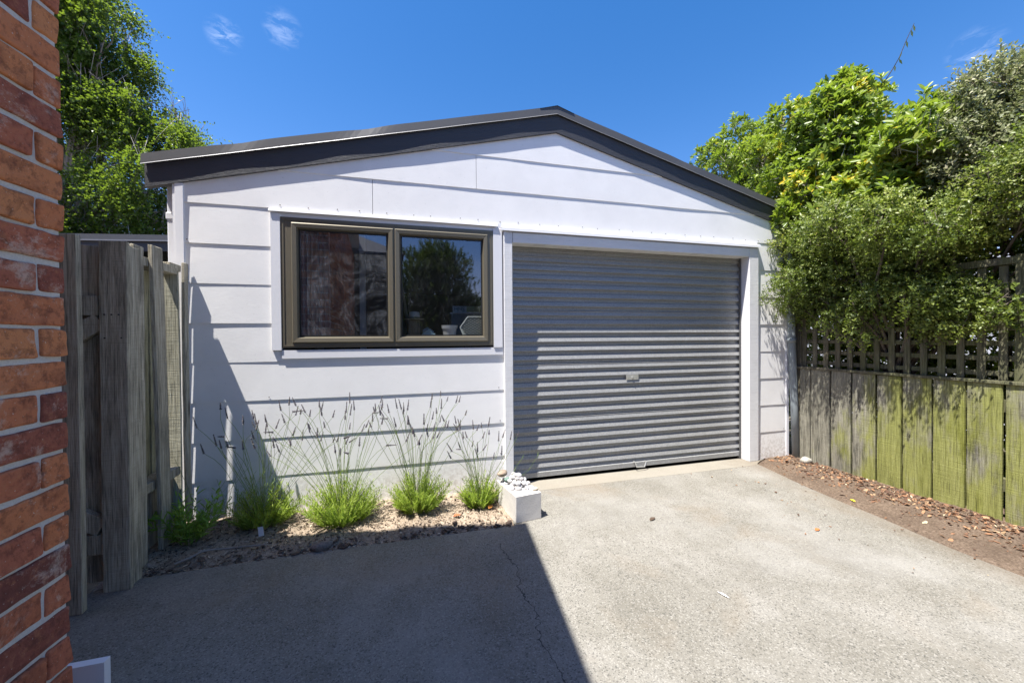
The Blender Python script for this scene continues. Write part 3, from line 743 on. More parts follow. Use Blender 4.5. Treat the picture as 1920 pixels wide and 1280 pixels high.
for i in range(6):
    x1=-1.535-i*.128; plank(x1-.124,x1,2.50,2.522,.03,1.80+.01*(i%2),WOOD,GA,'board',(0,0),20+i)
for z0,z1 in ((1.425,1.527),(.195,.295)):
    b=MB(); b.rbox((-1.93,2.475,(z0+z1)/2),(.79,.045,z1-z0),.003,(10,2,2),.002,seed=31,wob=.001); b.build('rail',WOOD,GA)
def brace(p,q,w=.085,sd=1):
    p,q=Vector(p),Vector(q); d=(q-p); L=d.length; ax=d.normalized(); up=Vector((0,1,0)).cross(ax)
    b=MB(); b.rbox((0,0,0),(L,.04,w),.003,(8,2,2),.002,seed=sd,wob=.001)
    M=Matrix((ax,Vector((0,1,0)),up)).transposed(); b.v=[tuple((p+q)/2+M@Vector(v)) for v in b.v]
    b.build('brace',WOOD,GA)
brace((-1.53,2.474,1.40),(-2.28,2.474,.86),sd=4); brace((-1.54,2.474,.33),(-2.28,2.474,.80),sd=5)
b=MB(); b.rbox((-1.66,2.4985,.66),(.05,.004,.07),.0015,(2,1,2)); 
plank(-1.62,-1.509,2.28,2.315,0,1.805,WOOD,None,'gate_post',(0,0),33)
gp=bpy.data.objects['gate_post']; tag(gp,'narrow grey timber post standing right beside the brick corner in front of the gate','post')

# ------------------------------------------------------------------ right fence with trellis
FR=thing('mossy_fence','low mossy green paling fence with lattice trellis above, right of the driveway','fence',(3.96,1.6,0))
ys=[3.13,3.110-.008,2.984,2.794,2.608,2.414,2.233,2.042,1.854,1.668,1.478,1.288,1.10,.91,.72,.53,.34,.15]
for i in range(1,len(ys)-1):
    y1=ys[i]-.007-.003*(i%2); y0=ys[i+1]+.006
    b=MB(); zt=.95+random.uniform(-.004,.004)
    b.rbox((3.963,(y0+y1)/2,zt/2),(.022,y1-y0,zt),.003,(2,3,14),.0025,seed=i*3.3,wob=.0015)
    b.build('paling',WOODM,FR)
for z in (.25,.80): b=MB(); b.rbox((4.0,1.65,z),(.045,3.0,.09),.003,(1,10,1)); b.build('rail',WOODT,FR)
b=MB(); b.rbox((3.99,1.65,.962),(.10,3.0,.022),.003,(1,14,1),wob=.001); b.build('capping_rail',WOODT,FR)
# trellis: one panel, lattice is one part
b=MB(); y=3.09; k=0
while y>1.60:
    b.rbox((3.985,y-.022,1.37),(.012,.044,.80),.002,(1,1,6),.0015,seed=k,wob=.0008); y-=.1065; k+=1
b.build('upright_slats',WOODT,FR)
b=MB(); z=1.02; k=0
while z<1.75:
    b.rbox((3.999,2.36,z),(.012,1.52,.036),.002,(1,14,1),.0015,seed=k+40,wob=.0008); z+=.1065; k+=1
b.build('cross_slats',WOODT,FR)
b=MB(); b.rbox((3.985,2.35,1.80),(.045,1.52,.05),.003,(1,12,1),wob=.001); b.build('trellis_top_rail',WOODT,FR)
for y in (1.59,1.50,3.125): plank(3.965,4.03,y-.035,y+.035,.0,1.84,WOODT,FR,'post',(0,0),int(y*10))
b=MB(); y=1.40; k=0
while y>.2: b.rbox((3.985,y-.022,1.37),(.012,.044,.80),.002,(1,1,3)); y-=.1065
z=1.02
while z<1.8: b.rbox((3.999,.84,z),(.012,1.25,.036),.002,(1,3,1)); z+=.1065
b.build('second_lattice',WOODT,FR)

# ------------------------------------------------------------------ block with pebbles, rocks
B0,B1,Bk=Vector((.712,2.563,0)),Vector((.912,2.597,0)),Vector((.650,2.785,0))
ax=(B1-B0).normalized(); ay=Vector((-ax.y,ax.x,0)); 
b=MB(); b.rbox((0,0,0),(.20,.36,.186),.003,(4,6,4),.0015,seed=2,wob=.0007)
ctr=B0+ax*.10+ay*.18+Vector((0,0,.094)); Mz=Matrix((ax,ay,Vector((0,0,1)))).transposed()
b.v=[tuple(ctr+Mz@Vector(v)) for v in b.v]
o=b.build('concrete_block',BLOCK); tag(o,'grey concrete block standing at the corner of the garden bed beside the roller door','concrete block')
def pebble(c,s,seed,mat,name,rot=0):
    bm=bmesh.new(); bmesh.ops.create_icosphere(bm,subdivisions=3,radius=1)
    Rm=Matrix.Rotation(rot,3,'Z')@Matrix.Rotation(random.uniform(-.3,.3),3,'X')
    for v in bm.verts:
        d=1+.22*noise.noise(v.co*1.1+Vector((seed*3.1,0,0)))+.05*noise.noise(v.co*3+Vector((seed,0,0)))
        v.co=Rm@Vector((v.co.x*s[0]*d,v.co.y*s[1]*d,v.co.z*s[2]*d))
    me=bpy.data.meshes.new(name); bm.to_mesh(me); bm.free()
    me.polygons.foreach_set('use_smooth',[True]*len(me.polygons))
    at=me.attributes.new('rnd','FLOAT','FACE'); at.data.foreach_set('value',[random.Random(seed).random()]*len(me.polygons))
    me.materials.append(mat); o=bpy.data.objects.new(name,me); col.objects.link(o); o.location=c; return o
k=0
for lv,(cnt,rx,ry,zz) in enumerate(((15,.085,.145,.198),(11,.06,.105,.222),(6,.035,.07,.246),(2,.01,.03,.266))):
    for i in range(cnt):
        an=2.4*i+lv; rr=math.sqrt((i+.5)/cnt)
        p=B0+ax*(.10+rx*rr*math.cos(an))+ay*(.20+ry*rr*math.sin(an))
        s=random.uniform(.017,.027); k+=1
        tag(pebble((p.x,p.y,zz+random.uniform(-.003,.003)),(s,s*random.uniform(.7,.95),s*random.uniform(.5,.72)),k,STONE,'pebble',random.uniform(0,3)),'small white pebble in the heap on top of the concrete block','pebble','white pebbles heaped on the concrete block')
p=B0+ax*.03+ay*.30; tag(pebble((p.x,p.y,.252),(.045,.032,.027),77,STONEB,'large_pebble',.6),'largest pebble, brown, at the back left of the heap on the block','pebble')
p=B0+ax*.182+ay*.05; tag(pebble((p.x,p.y,.197),(.024,.018,.012),78,m_rndcol('tan_pebble',[(0,(.5,.43,.33)),(1,(.56,.48,.37))]),'tan_pebble',.3),'smooth tan pebble alone at the front right corner of the block','pebble')
p=B0+ax*.04+ay*.24; tag(pebble((p.x,p.y,.226),(.026,.02,.016),79,m_rndcol('green_stone',[(0,(.18,.26,.22)),(1,(.2,.3,.24))]),'green_pebble',.3),'green and white pebble below the large brown one on the block','pebble')
tag(pebble((3.885,2.975,.025),(.075,.05,.042),80,STONEG,'rock',.5),'pale round rock half buried at the foot of the fence beside the drainpipe','rock')
tag(pebble((-.53,2.585,.02),(.065,.035,.028),81,m_rndcol('dark_rock',[(0,(.2,.17,.15)),(1,(.24,.2,.17))]),'rock',.3),'dark rough rock at the front edge of the garden bed below the second lavender','rock')

def leaf1(x,y,z,L,W,a,colr,name,label,cat):
    b=MB(); pts=[(-.5,0),(-.25,.4),(.1,.5),(.5,0),(.1,-.5),(-.25,-.4)]
    vs=[]
    for u,v in pts:
        px=u*L; py=v*W; vs.append((x+px*math.cos(a)-py*math.sin(a),y+px*math.sin(a)+py*math.cos(a),z+.010*abs(v)*2*W/.03*.5+.004))
    vs2=[(p[0],p[1],p[2]+.0008) for p in vs]
    b.add(vs+vs2,[(0,3,2,1),(0,5,4,3),(6,7,8,9),(6,9,10,11)]); o=b.build(name,m_simple(name,colr,.7)); tag(o,label,cat); return o
leaf1(2.62,1.93,0,.055,.026,.4,(.5,.16,.05),'fallen_leaf','curled orange dry leaf lying alone on the right part of the driveway','leaf')
leaf1(3.32,2.18,strip_z(3.32,2.18),.05,.025,1.2,(.75,.62,.04),'fallen_leaf','bright yellow fallen leaf on the brown soil strip','leaf')
leaf1(1.66,2.36,0,.075,.03,.5,(.09,.06,.04),'fallen_leaf','dark brown fallen leaf lying on the middle of the driveway','leaf')
leaf1(1.51,1.57,0,.06,.012,1.9,(.85,.85,.85),'feather','small white feather lying on the sunlit driveway','feather')
leaf1(.32,2.72,bed_z(.32,2.72)+.01,.06,.035,.2,(.5,.12,.04),'fallen_leaf','russet fallen leaf in the garden bed in front of the third lavender','leaf')
leaf1(.58,2.80,bed_z(.58,2.8)+.01,.06,.04,.9,(.62,.25,.06),'fallen_leaf','orange fallen leaf in the garden bed beside the concrete block','leaf')
b=MB(); b.obox((-.93,2.80,.06),((1,0,.1),(0,1,0),(-.1,0,1)),(.03,.003,.06)); o=b.build('plant_tag',POT); tag(o,'small white plant label stuck in the soil below the second plant from the left','plant label')

# ------------------------------------------------------------------ foliage generator
def unit(v): return v/np.maximum(1e-9,np.linalg.norm(v,axis=-1,keepdims=True))
def blobs_pts(blobs,K,r,shell=2.3,clump=None):
    B=np.array(blobs); vol=(B[:,3]*B[:,4]*B[:,5])**.72; w=vol/vol.sum()
    i=r.choice(len(B),K,p=w); d=unit(r.normal(size=(K,3))); u=r.random(K)**(1/shell)
    # uneven outline
    bump=1+.22*np.sin(d[:,0]*5+i*1.7)*np.cos(d[:,1]*4+i)+.15*np.sin(d[:,2]*9+i*2.3)
    if clump is None:
        P=B[i,:3]+d*B[i,3:6]*(u*bump)[:,None]; return P,d,i
    # leaf clumps: cluster centres in the outer part of each limb's volume, shoots in a ball round each centre
    cr,dens=clump; nc=max(len(B)*3,int(dens*len(B)))
    j=r.choice(len(B),nc,p=w); cd=unit(r.normal(size=(nc,3))); cu=.35+.62*r.random(nc)**.6
    C=B[j,:3]+cd*B[j,3:6]*cu[:,None]; crr=cr*(.55+.8*r.random(nc)**1.3)
    wt=crr**2/(crr**2).sum(); q=r.choice(nc,K,p=wt); dd=unit(r.normal(size=(K,3))+cd[q]*.35)
    z=np.array([1,1,.8]) if cr<.3 else np.array([.8,.8,1.])
    P=C[q]+dd*(crr[q]*r.random(K)**(1/2.4))[:,None]*z; return P,unit(dd+cd[q]*.4),q
def shoots(P,D,length,m,L,W,ang,r,droop=0.,conc=None,wf=.5,hue=None,flip=True,lj=.25):
    K=len(P); l=length*(.6+.8*r.random(K))
    tt=(np.linspace(.12,1,m) if conc is None else np.linspace(conc,1,m))
    T=np.tile(tt,(K,1))+r.normal(0,.03,(K,m))
    base=P[:,None,:]+D[:,None,:]*(l[:,None]*T)[:,:,None]; base[:,:,2]-=droop*(T**2)*l[:,None]
    A0=unit(np.cross(D,r.normal(size=(K,3)))); B0_=np.cross(D,A0)
    ph=np.arange(m)*2.4+r.random((K,1))*6.28+r.normal(0,.25,(K,m))
    side=A0[:,None,:]*np.cos(ph)[:,:,None]+B0_[:,None,:]*np.sin(ph)[:,:,None]
    an=ang+r.normal(0,.22,(K,m))
    ax_=unit(D[:,None,:]*np.cos(an)[:,:,None]+side*np.sin(an)[:,:,None]+np.array([0,0,.0]))
    nrm=unit(D[:,None,:]*np.sin(an)[:,:,None]-side*np.cos(an)[:,:,None]+r.normal(0,.35,(K,m,3)))
    S=unit(np.cross(ax_,nrm)); nrm=np.cross(S,ax_)
    ll=L*(1-lj+2*lj*r.random((K,m))); ww=W*ll/L
    base=base.reshape(-1,3);ax_=ax_.reshape(-1,3);S=S.reshape(-1,3);nrm=nrm.reshape(-1,3);ll=ll.ravel()[:,None];ww=ww.ravel()[:,None]
    h=r.random((K,1)) if hue is None else hue[:,None]
    rnd=np.clip(.55*h+.45*r.random((K,m)),0,1).ravel()
    return base,ax_,S,nrm,ll,ww,rnd
def leafgeo(g,shape='quad'):
    base,A,S,Nn,L,W,rnd=g; n=len(base)
    if shape=='quad':     # folded rhombus (two triangles)
        V=np.stack([base,base+A*L*.45+S*W*.5+Nn*W*.16,base+A*L-Nn*L*.08,base+A*L*.45-S*W*.5+Nn*W*.16],1).reshape(-1,3)
        o=np.arange(n)[:,None]*4; F=np.concatenate([o+[0,1,2],o+[0,2,3]],1).reshape(-1,3); return V,F,np.repeat(rnd,2)
    # lance-shaped leaf: 6 points, two quads folded along the midrib
    V=np.stack([base,base+A*L*.32+S*W*.42+Nn*W*.14,base+A*L*.70+S*W*.44+Nn*W*.10-Nn*L*.02,base+A*L-Nn*L*.10,
                base+A*L*.70-S*W*.44+Nn*W*.10-Nn*L*.02,base+A*L*.32-S*W*.42+Nn*W*.14],1).reshape(-1,3)
    o=np.arange(n)[:,None]*6; F=np.concatenate([o+[0,1,2,3],o+[0,3,4,5]],1).reshape(-1,4); return V,F,np.repeat(rnd,2)
def limb(bb,p,q,r0,r1,n=7,w=.06,sides=6,seed=0):
    p,q=Vector(p),Vector(q); L=(q-p).length; pts=[];rad=[]
    for i in range(n+1):
        u=i/n; o=noise.noise_vector(Vector((u*2.2,seed*1.7,seed)))*w*L*math.sin(u*math.pi)
        pts.append(p.lerp(q,u)+o+Vector((0,0,.12*L*math.sin(u*math.pi)))); rad.append(r0+(r1-r0)*u)
    bb.tube(pts,rad,sides)
    return pts
def twigs(bb,P,D,ln,idx,rad=.0018):
    for i in idx:
        p=Vector(P[i]); d=Vector(D[i]); bb.tube([p-d*ln*.9,p+d*ln*.1,p+d*ln*.9],[rad*1.5,rad,rad*.5],3,cap=False)
def plant(name,label,cat,base,blobs,K,length,m,L,W,ang,mat,bark,seed,up=.5,droop=0.,conc=None,shape='quad',shell=2.3,trunk=.06,ntw=.12,hang=None,group=None,forks=3,dirbias=None,twr=.0018,trunk_top=None,clump=None):
    r=np.random.default_rng(seed); root=thing(name,label,cat,base,0,group)
    P,d,i=blobs_pts(blobs,K,r,shell,clump)
    D=unit(d*.8+np.array([0,0,up])+r.normal(0,.45,(K,3))+(np.array(dirbias) if dirbias is not None else 0))
    if hang is not None: D=unit(d*np.array([.45,.45,.1])+np.array([0,0,-hang])+r.normal(0,.28,(K,3)))
    ch=r.random(int(i.max())+1); hue=np.clip(.5+.2*np.sin(P[:,0]*4.1+P[:,2]*5.3+seed)+.5*(ch[i]-.5)+r.normal(0,.16,K),0,1)
    g=shoots(P,D,length,m,L,W,ang,r,droop,conc,hue=hue)
    V,F,rn=leafgeo(g,shape); arrmesh('crown',V,F,rn,mat,root,base)
    bb=MB(); c=np.array([b_[:3] for b_ in blobs]).mean(0); 
    top=Vector(trunk_top) if trunk_top else Vector((base[0]*.5+c[0]*.5,base[1]*.5+c[1]*.5,base[2]+(c[2]-base[2])*.55))
    pts=limb(bb,base,top,trunk,trunk*.6,seed=seed,sides=8)
    for k,b_ in enumerate(blobs):
        s=pts[-1-(k%forks)]; e=Vector(b_[:3]); pp=limb(bb,s,e,trunk*.42,trunk*.12,seed=seed+k,sides=5,w=.1)
        for q in range(5):
            dd=Vector(unit(r.normal(size=3)+np.array([0,0,.4]))); e2=e+Vector((dd.x*b_[3],dd.y*b_[4],dd.z*b_[5]))*.85
            limb(bb,pp[-2-(q%3)],e2,trunk*.14,.0025,seed=seed+k*9+q,sides=4,w=.12,n=5)
    bb.build('trunk',bark,root,smooth=True)
    if ntw:
        tb=MB(); twigs(tb,P,D,length,r.choice(K,int(K*ntw),replace=False),twr); tb.build('twigs',bark,root)
    return root

LEAF_LEMON=m_leaf('bright_leaf',[(0,(0.076,0.130,0.024)),(.4,(0.162,0.232,0.032)),(.72,(0.270,0.335,0.049)),(.83,(0.389,0.400,0.065)),(.87,(0.713,0.540,0.032)),(1,(0.778,0.518,0.032))],.42,.38)
LEAF_SMALL=m_leaf('small_dark_leaf',[(0,(0.067,0.103,0.027)),(.4,(0.132,0.178,0.036)),(.8,(0.266,0.308,0.064)),(.97,(0.421,0.429,0.112)),(1,(0.722,0.523,0.149))],.3,.46)
LEAF_GREY=m_leaf('grey_green_leaf',[(0,(0.114,0.140,0.066)),(.5,(0.229,0.247,0.116)),(.85,(0.381,0.363,0.198)),(1,(0.629,0.560,0.397))],.3,.5,(.3,.38,.1))
LEAF_BIRCH=m_leaf('birch_leaf',[(0,(0.029,0.062,0.011)),(.5,(0.055,0.104,0.019)),(.9,(0.093,0.157,0.026)),(1,(0.143,0.196,0.041))],.4,.42)
LEAF_CON=m_leaf('conifer_leaf',[(0,(.03,.05,.015)),(.5,(.055,.085,.02)),(1,(.10,.14,.035))],.2,.6)
LEAF_LAV=m_leaf('lavender_leaf',[(0,(.34,.27,.15)),(.07,(.26,.24,.09)),(.12,(.13,.19,.03)),(.2,(0.137,0.221,0.026)),(.5,(0.25,0.34,0.05)),(1,(0.42,0.50,0.10))],.45,.5)
LEAF_WEED=m_leaf('weed_leaf',[(0,(0.136,0.252,0.039)),(.5,(0.234,0.408,0.058)),(1,(0.389,0.622,0.116))],.4,.45)

def E(L,ry=1.,rz=1.,rx=1.): return [(x,y,z,r*rx,r*ry,r*rz) for x,y,z,r in L]
bright=[(4.45,3.61,3.58,.36),(4.45,3.90,3.55,.18),(4.45,3.13,3.60,.38),(4.45,2.83,3.52,.27),(4.5,2.56,3.30,.18),(4.45,3.13,3.08,.47),(4.45,2.69,3.05,.39),(4.45,2.37,3.02,.22),(4.45,2.12,2.98,.17),(4.2,2.5,2.75,.3),(4.15,2.9,2.6,.3),(4.15,2.15,2.75,.24),(4.05,2.95,2.4,.26),(4.0,2.45,2.42,.22),(4.45,2.56,2.58,.40),(4.4,3.48,2.87,.36),(4.4,3.12,2.52,.40),(4.45,2.23,2.70,.25)]
plant('broadleaf_tree','bright green broad-leaved tree with yellowing leaves rising over the fence beside the garage','tree',(4.75,3.0,-.03),E(bright,1.,1.,1.05),5600,.09,9,.066,.026,.95,LEAF_LEMON,BARKL,21,up=.75,conc=.72,shape='lance',trunk=.06,ntw=.35,trunk_top=(4.6,3.05,2.1),twr=.003,clump=(.17,9))
far=[(5.2,5.13,4.40,.36),(5.2,5.50,4.2,.30),(5.2,4.90,4.0,.36),(5.3,5.75,4.32,.22),(5.2,4.6,3.7,.4)]
plant('background_tree','smaller yellow-green tree behind the garage roof at the right','tree',(5.6,5.1,-.03),E(far),1000,.10,8,.08,.028,.95,LEAF_LEMON,BARKL,22,up=.7,conc=.6,shape='lance',trunk=.06,ntw=.5,twr=.003,clump=(.17,8))
grey=[(4.3,1.88,3.02,.25),(4.3,1.76,3.14,.19),(4.3,1.94,2.69,.32),(4.3,1.72,2.72,.33),(4.3,1.72,2.26,.30),(4.3,2.06,2.44,.24),(4.35,1.4,2.7,.5),(4.35,1.2,2.2,.5)]
plant('grey_green_shrub','tall grey-green small-leaved shrub at the far right edge above the trellis','shrub',(4.6,1.5,-.03),E(grey),5600,.13,11,.034,.015,.85,LEAF_GREY,BARK,23,up=.8,shape='quad',trunk=.04,ntw=.3,clump=(.15,12))
hedge=[(4.05,3.23,2.40,.30),(3.95,3.34,2.10,.24),(3.82,3.26,1.66,.13),(3.72,3.02,1.82,.14),(4.05,2.95,1.99,.36),(4.05,2.66,1.78,.34),(4.02,2.26,1.66,.26),(3.97,2.50,1.42,.15),(4.0,1.99,1.58,.19),(3.95,1.77,1.46,.14),
       (4.1,2.26,2.08,.40),(4.12,1.92,2.16,.27),(4.02,3.04,1.66,.24),(3.95,1.93,1.30,.09),(3.95,1.66,1.56,.11),(4.12,2.75,2.3,.36),(3.95,1.5,2.35,.3),(3.95,1.05,2.35,.45),(3.9,1.9,2.05,.18),(3.80,2.5,1.52,.12),(3.78,2.12,1.62,.13),(3.62,2.2,2.25,.18),(3.62,2.6,2.3,.2),(3.66,1.85,2.15,.14),(3.8,2.95,2.3,.16),(4.15,1.55,2.2,.25),(4.15,1.1,2.1,.4)]
plant('small_leaf_hedge','dense small-leaved climbing hedge spilling over the trellis towards the driveway','hedge',(4.25,2.4,-.03),E(hedge,1.,1.,.8),17500,.10,10,.023,.0145,.95,LEAF_SMALL,BARK,24,up=.1,droop=.25,shape='quad',trunk=.04,ntw=.14,dirbias=(-.25,0,0),shell=2.6,twr=.0014,clump=(.13,12))
back=[(4.75,y,z,.5) for y in (.6,1.3,2.0,2.7,3.4) for z in (.45,1.2,1.9)]
plant('dark_hedge','dark shaded hedge growing behind the lattice trellis','hedge',(4.9,2.0,-.03),E(back,1.,1.,.7),9000,.13,9,.045,.028,.95,LEAF_SMALL,BARK,25,up=.4,shape='quad',trunk=.05,ntw=.05,shell=3.)
# bare twig with hanging dark leaves sticking up above the bright tree
b=MB(); pts=[(4.5,2.72,3.72),(4.5,2.62,3.84),(4.48,2.56,3.90),(4.47,2.50,4.02),(4.46,2.44,4.12)]
b.tube(pts,[.005,.004,.003,.003,.002],5)
for i,(u,v) in enumerate(((1,.3),(1,.9),(2,.4),(2,.95),(3,.6),(3,.9))):
    p=Vector(pts[u]).lerp(Vector(pts[min(u+1,4)]),v); q=p+Vector((random.uniform(-.02,.02),random.uniform(-.03,.03),-.07)); s=Vector((.4,1,0)).normalized()*.012
    b.add([p,(p+q)/2+s,q,(p+q)/2-s],[(0,1,2,3)],1)
o=b.build('vine_shoot',[BARK,m_leaf('dull_vine_leaf',[(0,(.05,.06,.05)),(1,(.1,.11,.09))])]); tag(o,'bare dark vine shoot with hanging leaves sticking up above the bright tree','vine')

bir=[(-6.6,11.2,3.2,1.1,.9,.8),(-7.8,11.2,3.2,1.,.9,.8),(-6.7,11,8.1,.7,.8,.6),(-7.5,11,9.0,1.0,.9,.8),(-7.2,11,7.0,1.1,1.,.9),(-8.2,11.6,9.6,1.4,1.2,1.2),(-7.15,11,8.35,.75,1.,.55),(-7.6,11,7.6,1.1,1.,.9),(-6.75,11,7.35,.8,1.,.75),(-6.2,11,6.75,.75,.9,.6),(-7.3,11.2,6.3,1.2,1.,.9),(-5.6,11,6.05,.7,.9,.75),(-6.3,11,5.5,1.,1.,.8),(-5.7,11,5.1,.8,.9,.75),
     (-7.5,11,4.9,1.3,1.,1.),(-6.3,11,4.2,1.2,1.,.9),(-5.3,11,4.0,.9,.9,.8),(-7.4,11,3.4,1.3,1.1,.9),(-5.9,11.2,3.0,1.4,1.1,.8),(-4.9,11.2,3.1,.9,.9,.8),(-9,11.5,7,1.6,1.2,1.6),(-9,11.5,4.5,1.6,1.2,1.6)]
plant('birch_tree','tall birch tree with drooping fine foliage behind the garage at the left','tree',(-7.9,11.4,-.03),bir,15500,.55,12,.062,.046,.9,LEAF_BIRCH,BARKL,26,shape='quad',hang=.75,trunk=.2,ntw=.10,shell=2.2,twr=.004,clump=(.42,8))

# trees and hedge behind the camera (seen in the window's reflection)
con=[(1.0,-8.2,4.35,.7,.7,.5),(.5,-8.2,3.8,.95,.9,.7),(1.5,-8.2,3.8,.9,.9,.7),(.3,-8.2,2.9,1.1,1.,.9),(1.4,-8.2,2.8,1.1,1.,.9),(2.0,-8.2,2.3,.8,1.,.8),(.4,-8.2,1.8,1.3,1.,.9),(1.7,-8.2,1.5,1.3,1.,.9),(1.0,-8.2,.8,1.6,1.,.8)]
plant('conifer_tree','dense dark conifer mirrored in the right window pane','tree',(1.4,-8.2,-.03),con,9000,.22,14,.09,.02,.6,LEAF_CON,BARK,27,up=1.1,shape='quad',trunk=.12,ntw=0)
hb=[(x,-9.5,z,.9,.7,.7) for x in (-1.,-.2,.6,1.9,3.2,4.3,5.5,6.7,7.9,9.1) for z in (.7,1.7,2.2+.3*math.sin(x*3))]
plant('garden_hedge','green garden hedge mirrored at the right of the right window pane','hedge',(4.5,-9.5,-.03),hb,7000,.2,10,.06,.03,.9,LEAF_SMALL,BARK,28,up=.6,shape='quad',trunk=.06,ntw=0)

b=MB()  # unseen fence added to screen the bright horizon from the window's reflection
for i in range(90): b.box(-6+i*.2,-6+i*.2+.192,-10.32,-10.3,0,1.9+.01*(i%3))
o=b.build('added_back_fence',WOOD); tag(o,'long grey board fence added behind the hedge to hide the horizon in the window reflection','fence')
# ------------------------------------------------------------------ lavenders and weed
SPIKE=m_rndcol('lavender_spike',[(0,(.08,.07,.09)),(.6,(.15,.135,.15)),(1,(.24,.22,.2))])
STEM=m_leaf('lavender_stem',[(0,(.12,.19,.04)),(1,(.24,.32,.07))],.2,.6)
def lavender(x,y,rad,h,nsh,nst,seed,label,lean=0.,stemh=(.45,.78)):
    r=np.random.default_rng(seed); z=bed_z(x,y)-.005
    root=thing('lavender_plant',label,'lavender',(x,y,z),0,'lavender plants in the garden bed')
    wb=MB()
    for q in range(16):
        a9=r.uniform(0,6.28); R9=rad*r.uniform(.3,.9)
        wb.tube([(x,y,z),(x+math.cos(a9)*R9*.4,y+math.sin(a9)*R9*.3,z+.06),(x+math.cos(a9)*R9,y+math.sin(a9)*R9*.7,z+h*r.uniform(.3,.7))],[.005,.003,.0012],4)
    wb.build('woody_stems',BARK,root)
    K=nsh; an=r.random(K)*6.28; rr=np.sqrt(r.random(K))
    P=np.stack([x+rr*np.cos(an)*rad*.62,y+rr*np.sin(an)*rad*.55,np.full(K,z)],1)
    D=unit(np.stack([np.cos(an)*rr*.62+lean*.3,np.sin(an)*rr*.5,np.full(K,.95)],1)+r.normal(0,.12,(K,3)))
    l=h*(.30+.62*r.random(K)**1.2)*(1.12-.45*rr)
    base_up=D*(l*.16)[:,None]
    m=26
    tt=np.linspace(.12,1,m); T=np.tile(tt,(K,1))
    B=P[:,None,:]+D[:,None,:]*(l[:,None]*T)[:,:,None]
    bend=np.stack([np.cos(an),np.sin(an),np.zeros(K)],1)*rad*.18
    B=B+bend[:,None,:]*(T**2)[:,:,None]
    A0=unit(np.cross(D,r.normal(size=(K,3)))); C0=np.cross(D,A0)
    ph=np.arange(m)*2.1+r.random((K,1))*6.28
    side=A0[:,None,:]*np.cos(ph)[:,:,None]+C0[:,None,:]*np.sin(ph)[:,:,None]
    a=.55+r.normal(0,.15,(K,m)); axx=unit(D[:,None,:]*np.cos(a)[:,:,None]+side*np.sin(a)[:,:,None])
    nn=unit(D[:,None,:]*.6-side+r.normal(0,.3,(K,m,3))); S=unit(np.cross(axx,nn)); nn=np.cross(S,axx)
    L=(.032*(.7+.6*r.random((K,m)))).ravel()[:,None]; W=L*.17
    g=(B.reshape(-1,3),axx.reshape(-1,3),S.reshape(-1,3),nn.reshape(-1,3),L,W,np.clip(.5*r.random((K,1))+.5*r.random((K,m)),0,1).ravel())
    V,F,rn=leafgeo(g,'quad'); arrmesh('foliage',V,F,rn,LEAF_LAV,root,(x,y,z))
    for k in range(nst):
        a_=r.uniform(0,6.28); q=math.sqrt(r.random()); H=r.uniform(*stemh)
        p0=Vector((x+math.cos(a_)*rad*.3*q,y+math.sin(a_)*rad*.25*q,z+.05))
        dx=math.cos(a_)*q*rad*2.1+lean*.1+r.normal(0,.05); dy=math.sin(a_)*q*rad*.55
        if p0.y+dy>3.15: dy=3.15-p0.y
        p3=p0+Vector((dx,dy,H)); c1=p0+Vector((dx*.2,dy*.2,H*.4)); c2=p0+Vector((dx*.6+r.normal(0,.07),dy*.6,H*.78)); c1.x+=r.normal(0,.03)
        nod=r.random()<.07
        b=MB(); pts=[]
        for i in range(9):
            u=i/8; pts.append(p0*(1-u)**3+c1*3*u*(1-u)**2+c2*3*u*u*(1-u)+p3*u**3)
        b.tube(pts,[.0013]*8+[.001],4,cap=False)
        for i in range(2):                                 # paired stem leaves low down
            p=pts[2+i]; s=Vector((random.uniform(-1,1),random.uniform(-1,1),1.2)).normalized()
            b.add([p,p+s*.02+Vector((.0015,0,0)),p+s*.04,p+s*.02-Vector((.0015,0,0))],[(0,1,2,3)])
        st=b.build('flower_stem',STEM,root)
        d=((pts[-1]-pts[-2]).normalized()*.6+Vector((r.normal(0,.12),0,.75))).normalized()
        if nod: d=(d+Vector((math.cos(a_)*.9,0,-.9))).normalized()
        b=MB(); Ls=r.uniform(.04,.085); p=pts[-1]; n=int(Ls/.005)
        for i in range(n):
            c=p+d*(i*.005); rr_=.0080*(1-.55*i/n)*(.75+.5*r.random())
            b.tube([c-d*.0022,c,c+d*.0022],[rr_*.5,rr_,rr_*.4],5,r=float(r.random()))
        child(b,'flower_spike',SPIKE,st)
    return root
lavender(-.97,2.99,.20,.33,150,34,31,'darker lavender clump half in fence shade, leftmost of the lavenders',0.15)
lavender(-.46,2.90,.21,.36,300,42,32,'largest bushy lavender below the left half of the window',0.)
lavender(.06,2.915,.17,.33,240,42,33,'lavender with the tallest spikes, below the right window pane',0.)
lavender(.515,2.885,.12,.26,160,26,34,'smallest lavender, next to the concrete block',0.05,(.3,.62))
# leafy weed at the far left
r=np.random.default_rng(41); x,y=-1.35,2.87; z=bed_z(x,y)
root=thing('leafy_weed','broad-leaved green weed at the left end of the bed beside the fence','weed',(x,y,z))
K=26; an=r.random(K)*6.28; P=np.stack([x+np.cos(an)*.04,y+np.sin(an)*.04,np.full(K,z)],1)
D=unit(np.stack([np.cos(an)*.62*r.random(K)**.5,np.sin(an)*.4*r.random(K)**.5,np.full(K,.9)],1)+r.normal(0,.1,(K,3)))
g=shoots(P,D,.23,17,.055,.012,.8,r); V,F,rn=leafgeo(g,'lance'); arrmesh('foliage',V,F,rn,LEAF_WEED,root,(x,y,z))
b=MB()
for i in range(K): b.tube([P[i],P[i]+D[i]*.25],[.002,.001],4,cap=False)
b.build('stems',STEM,root)
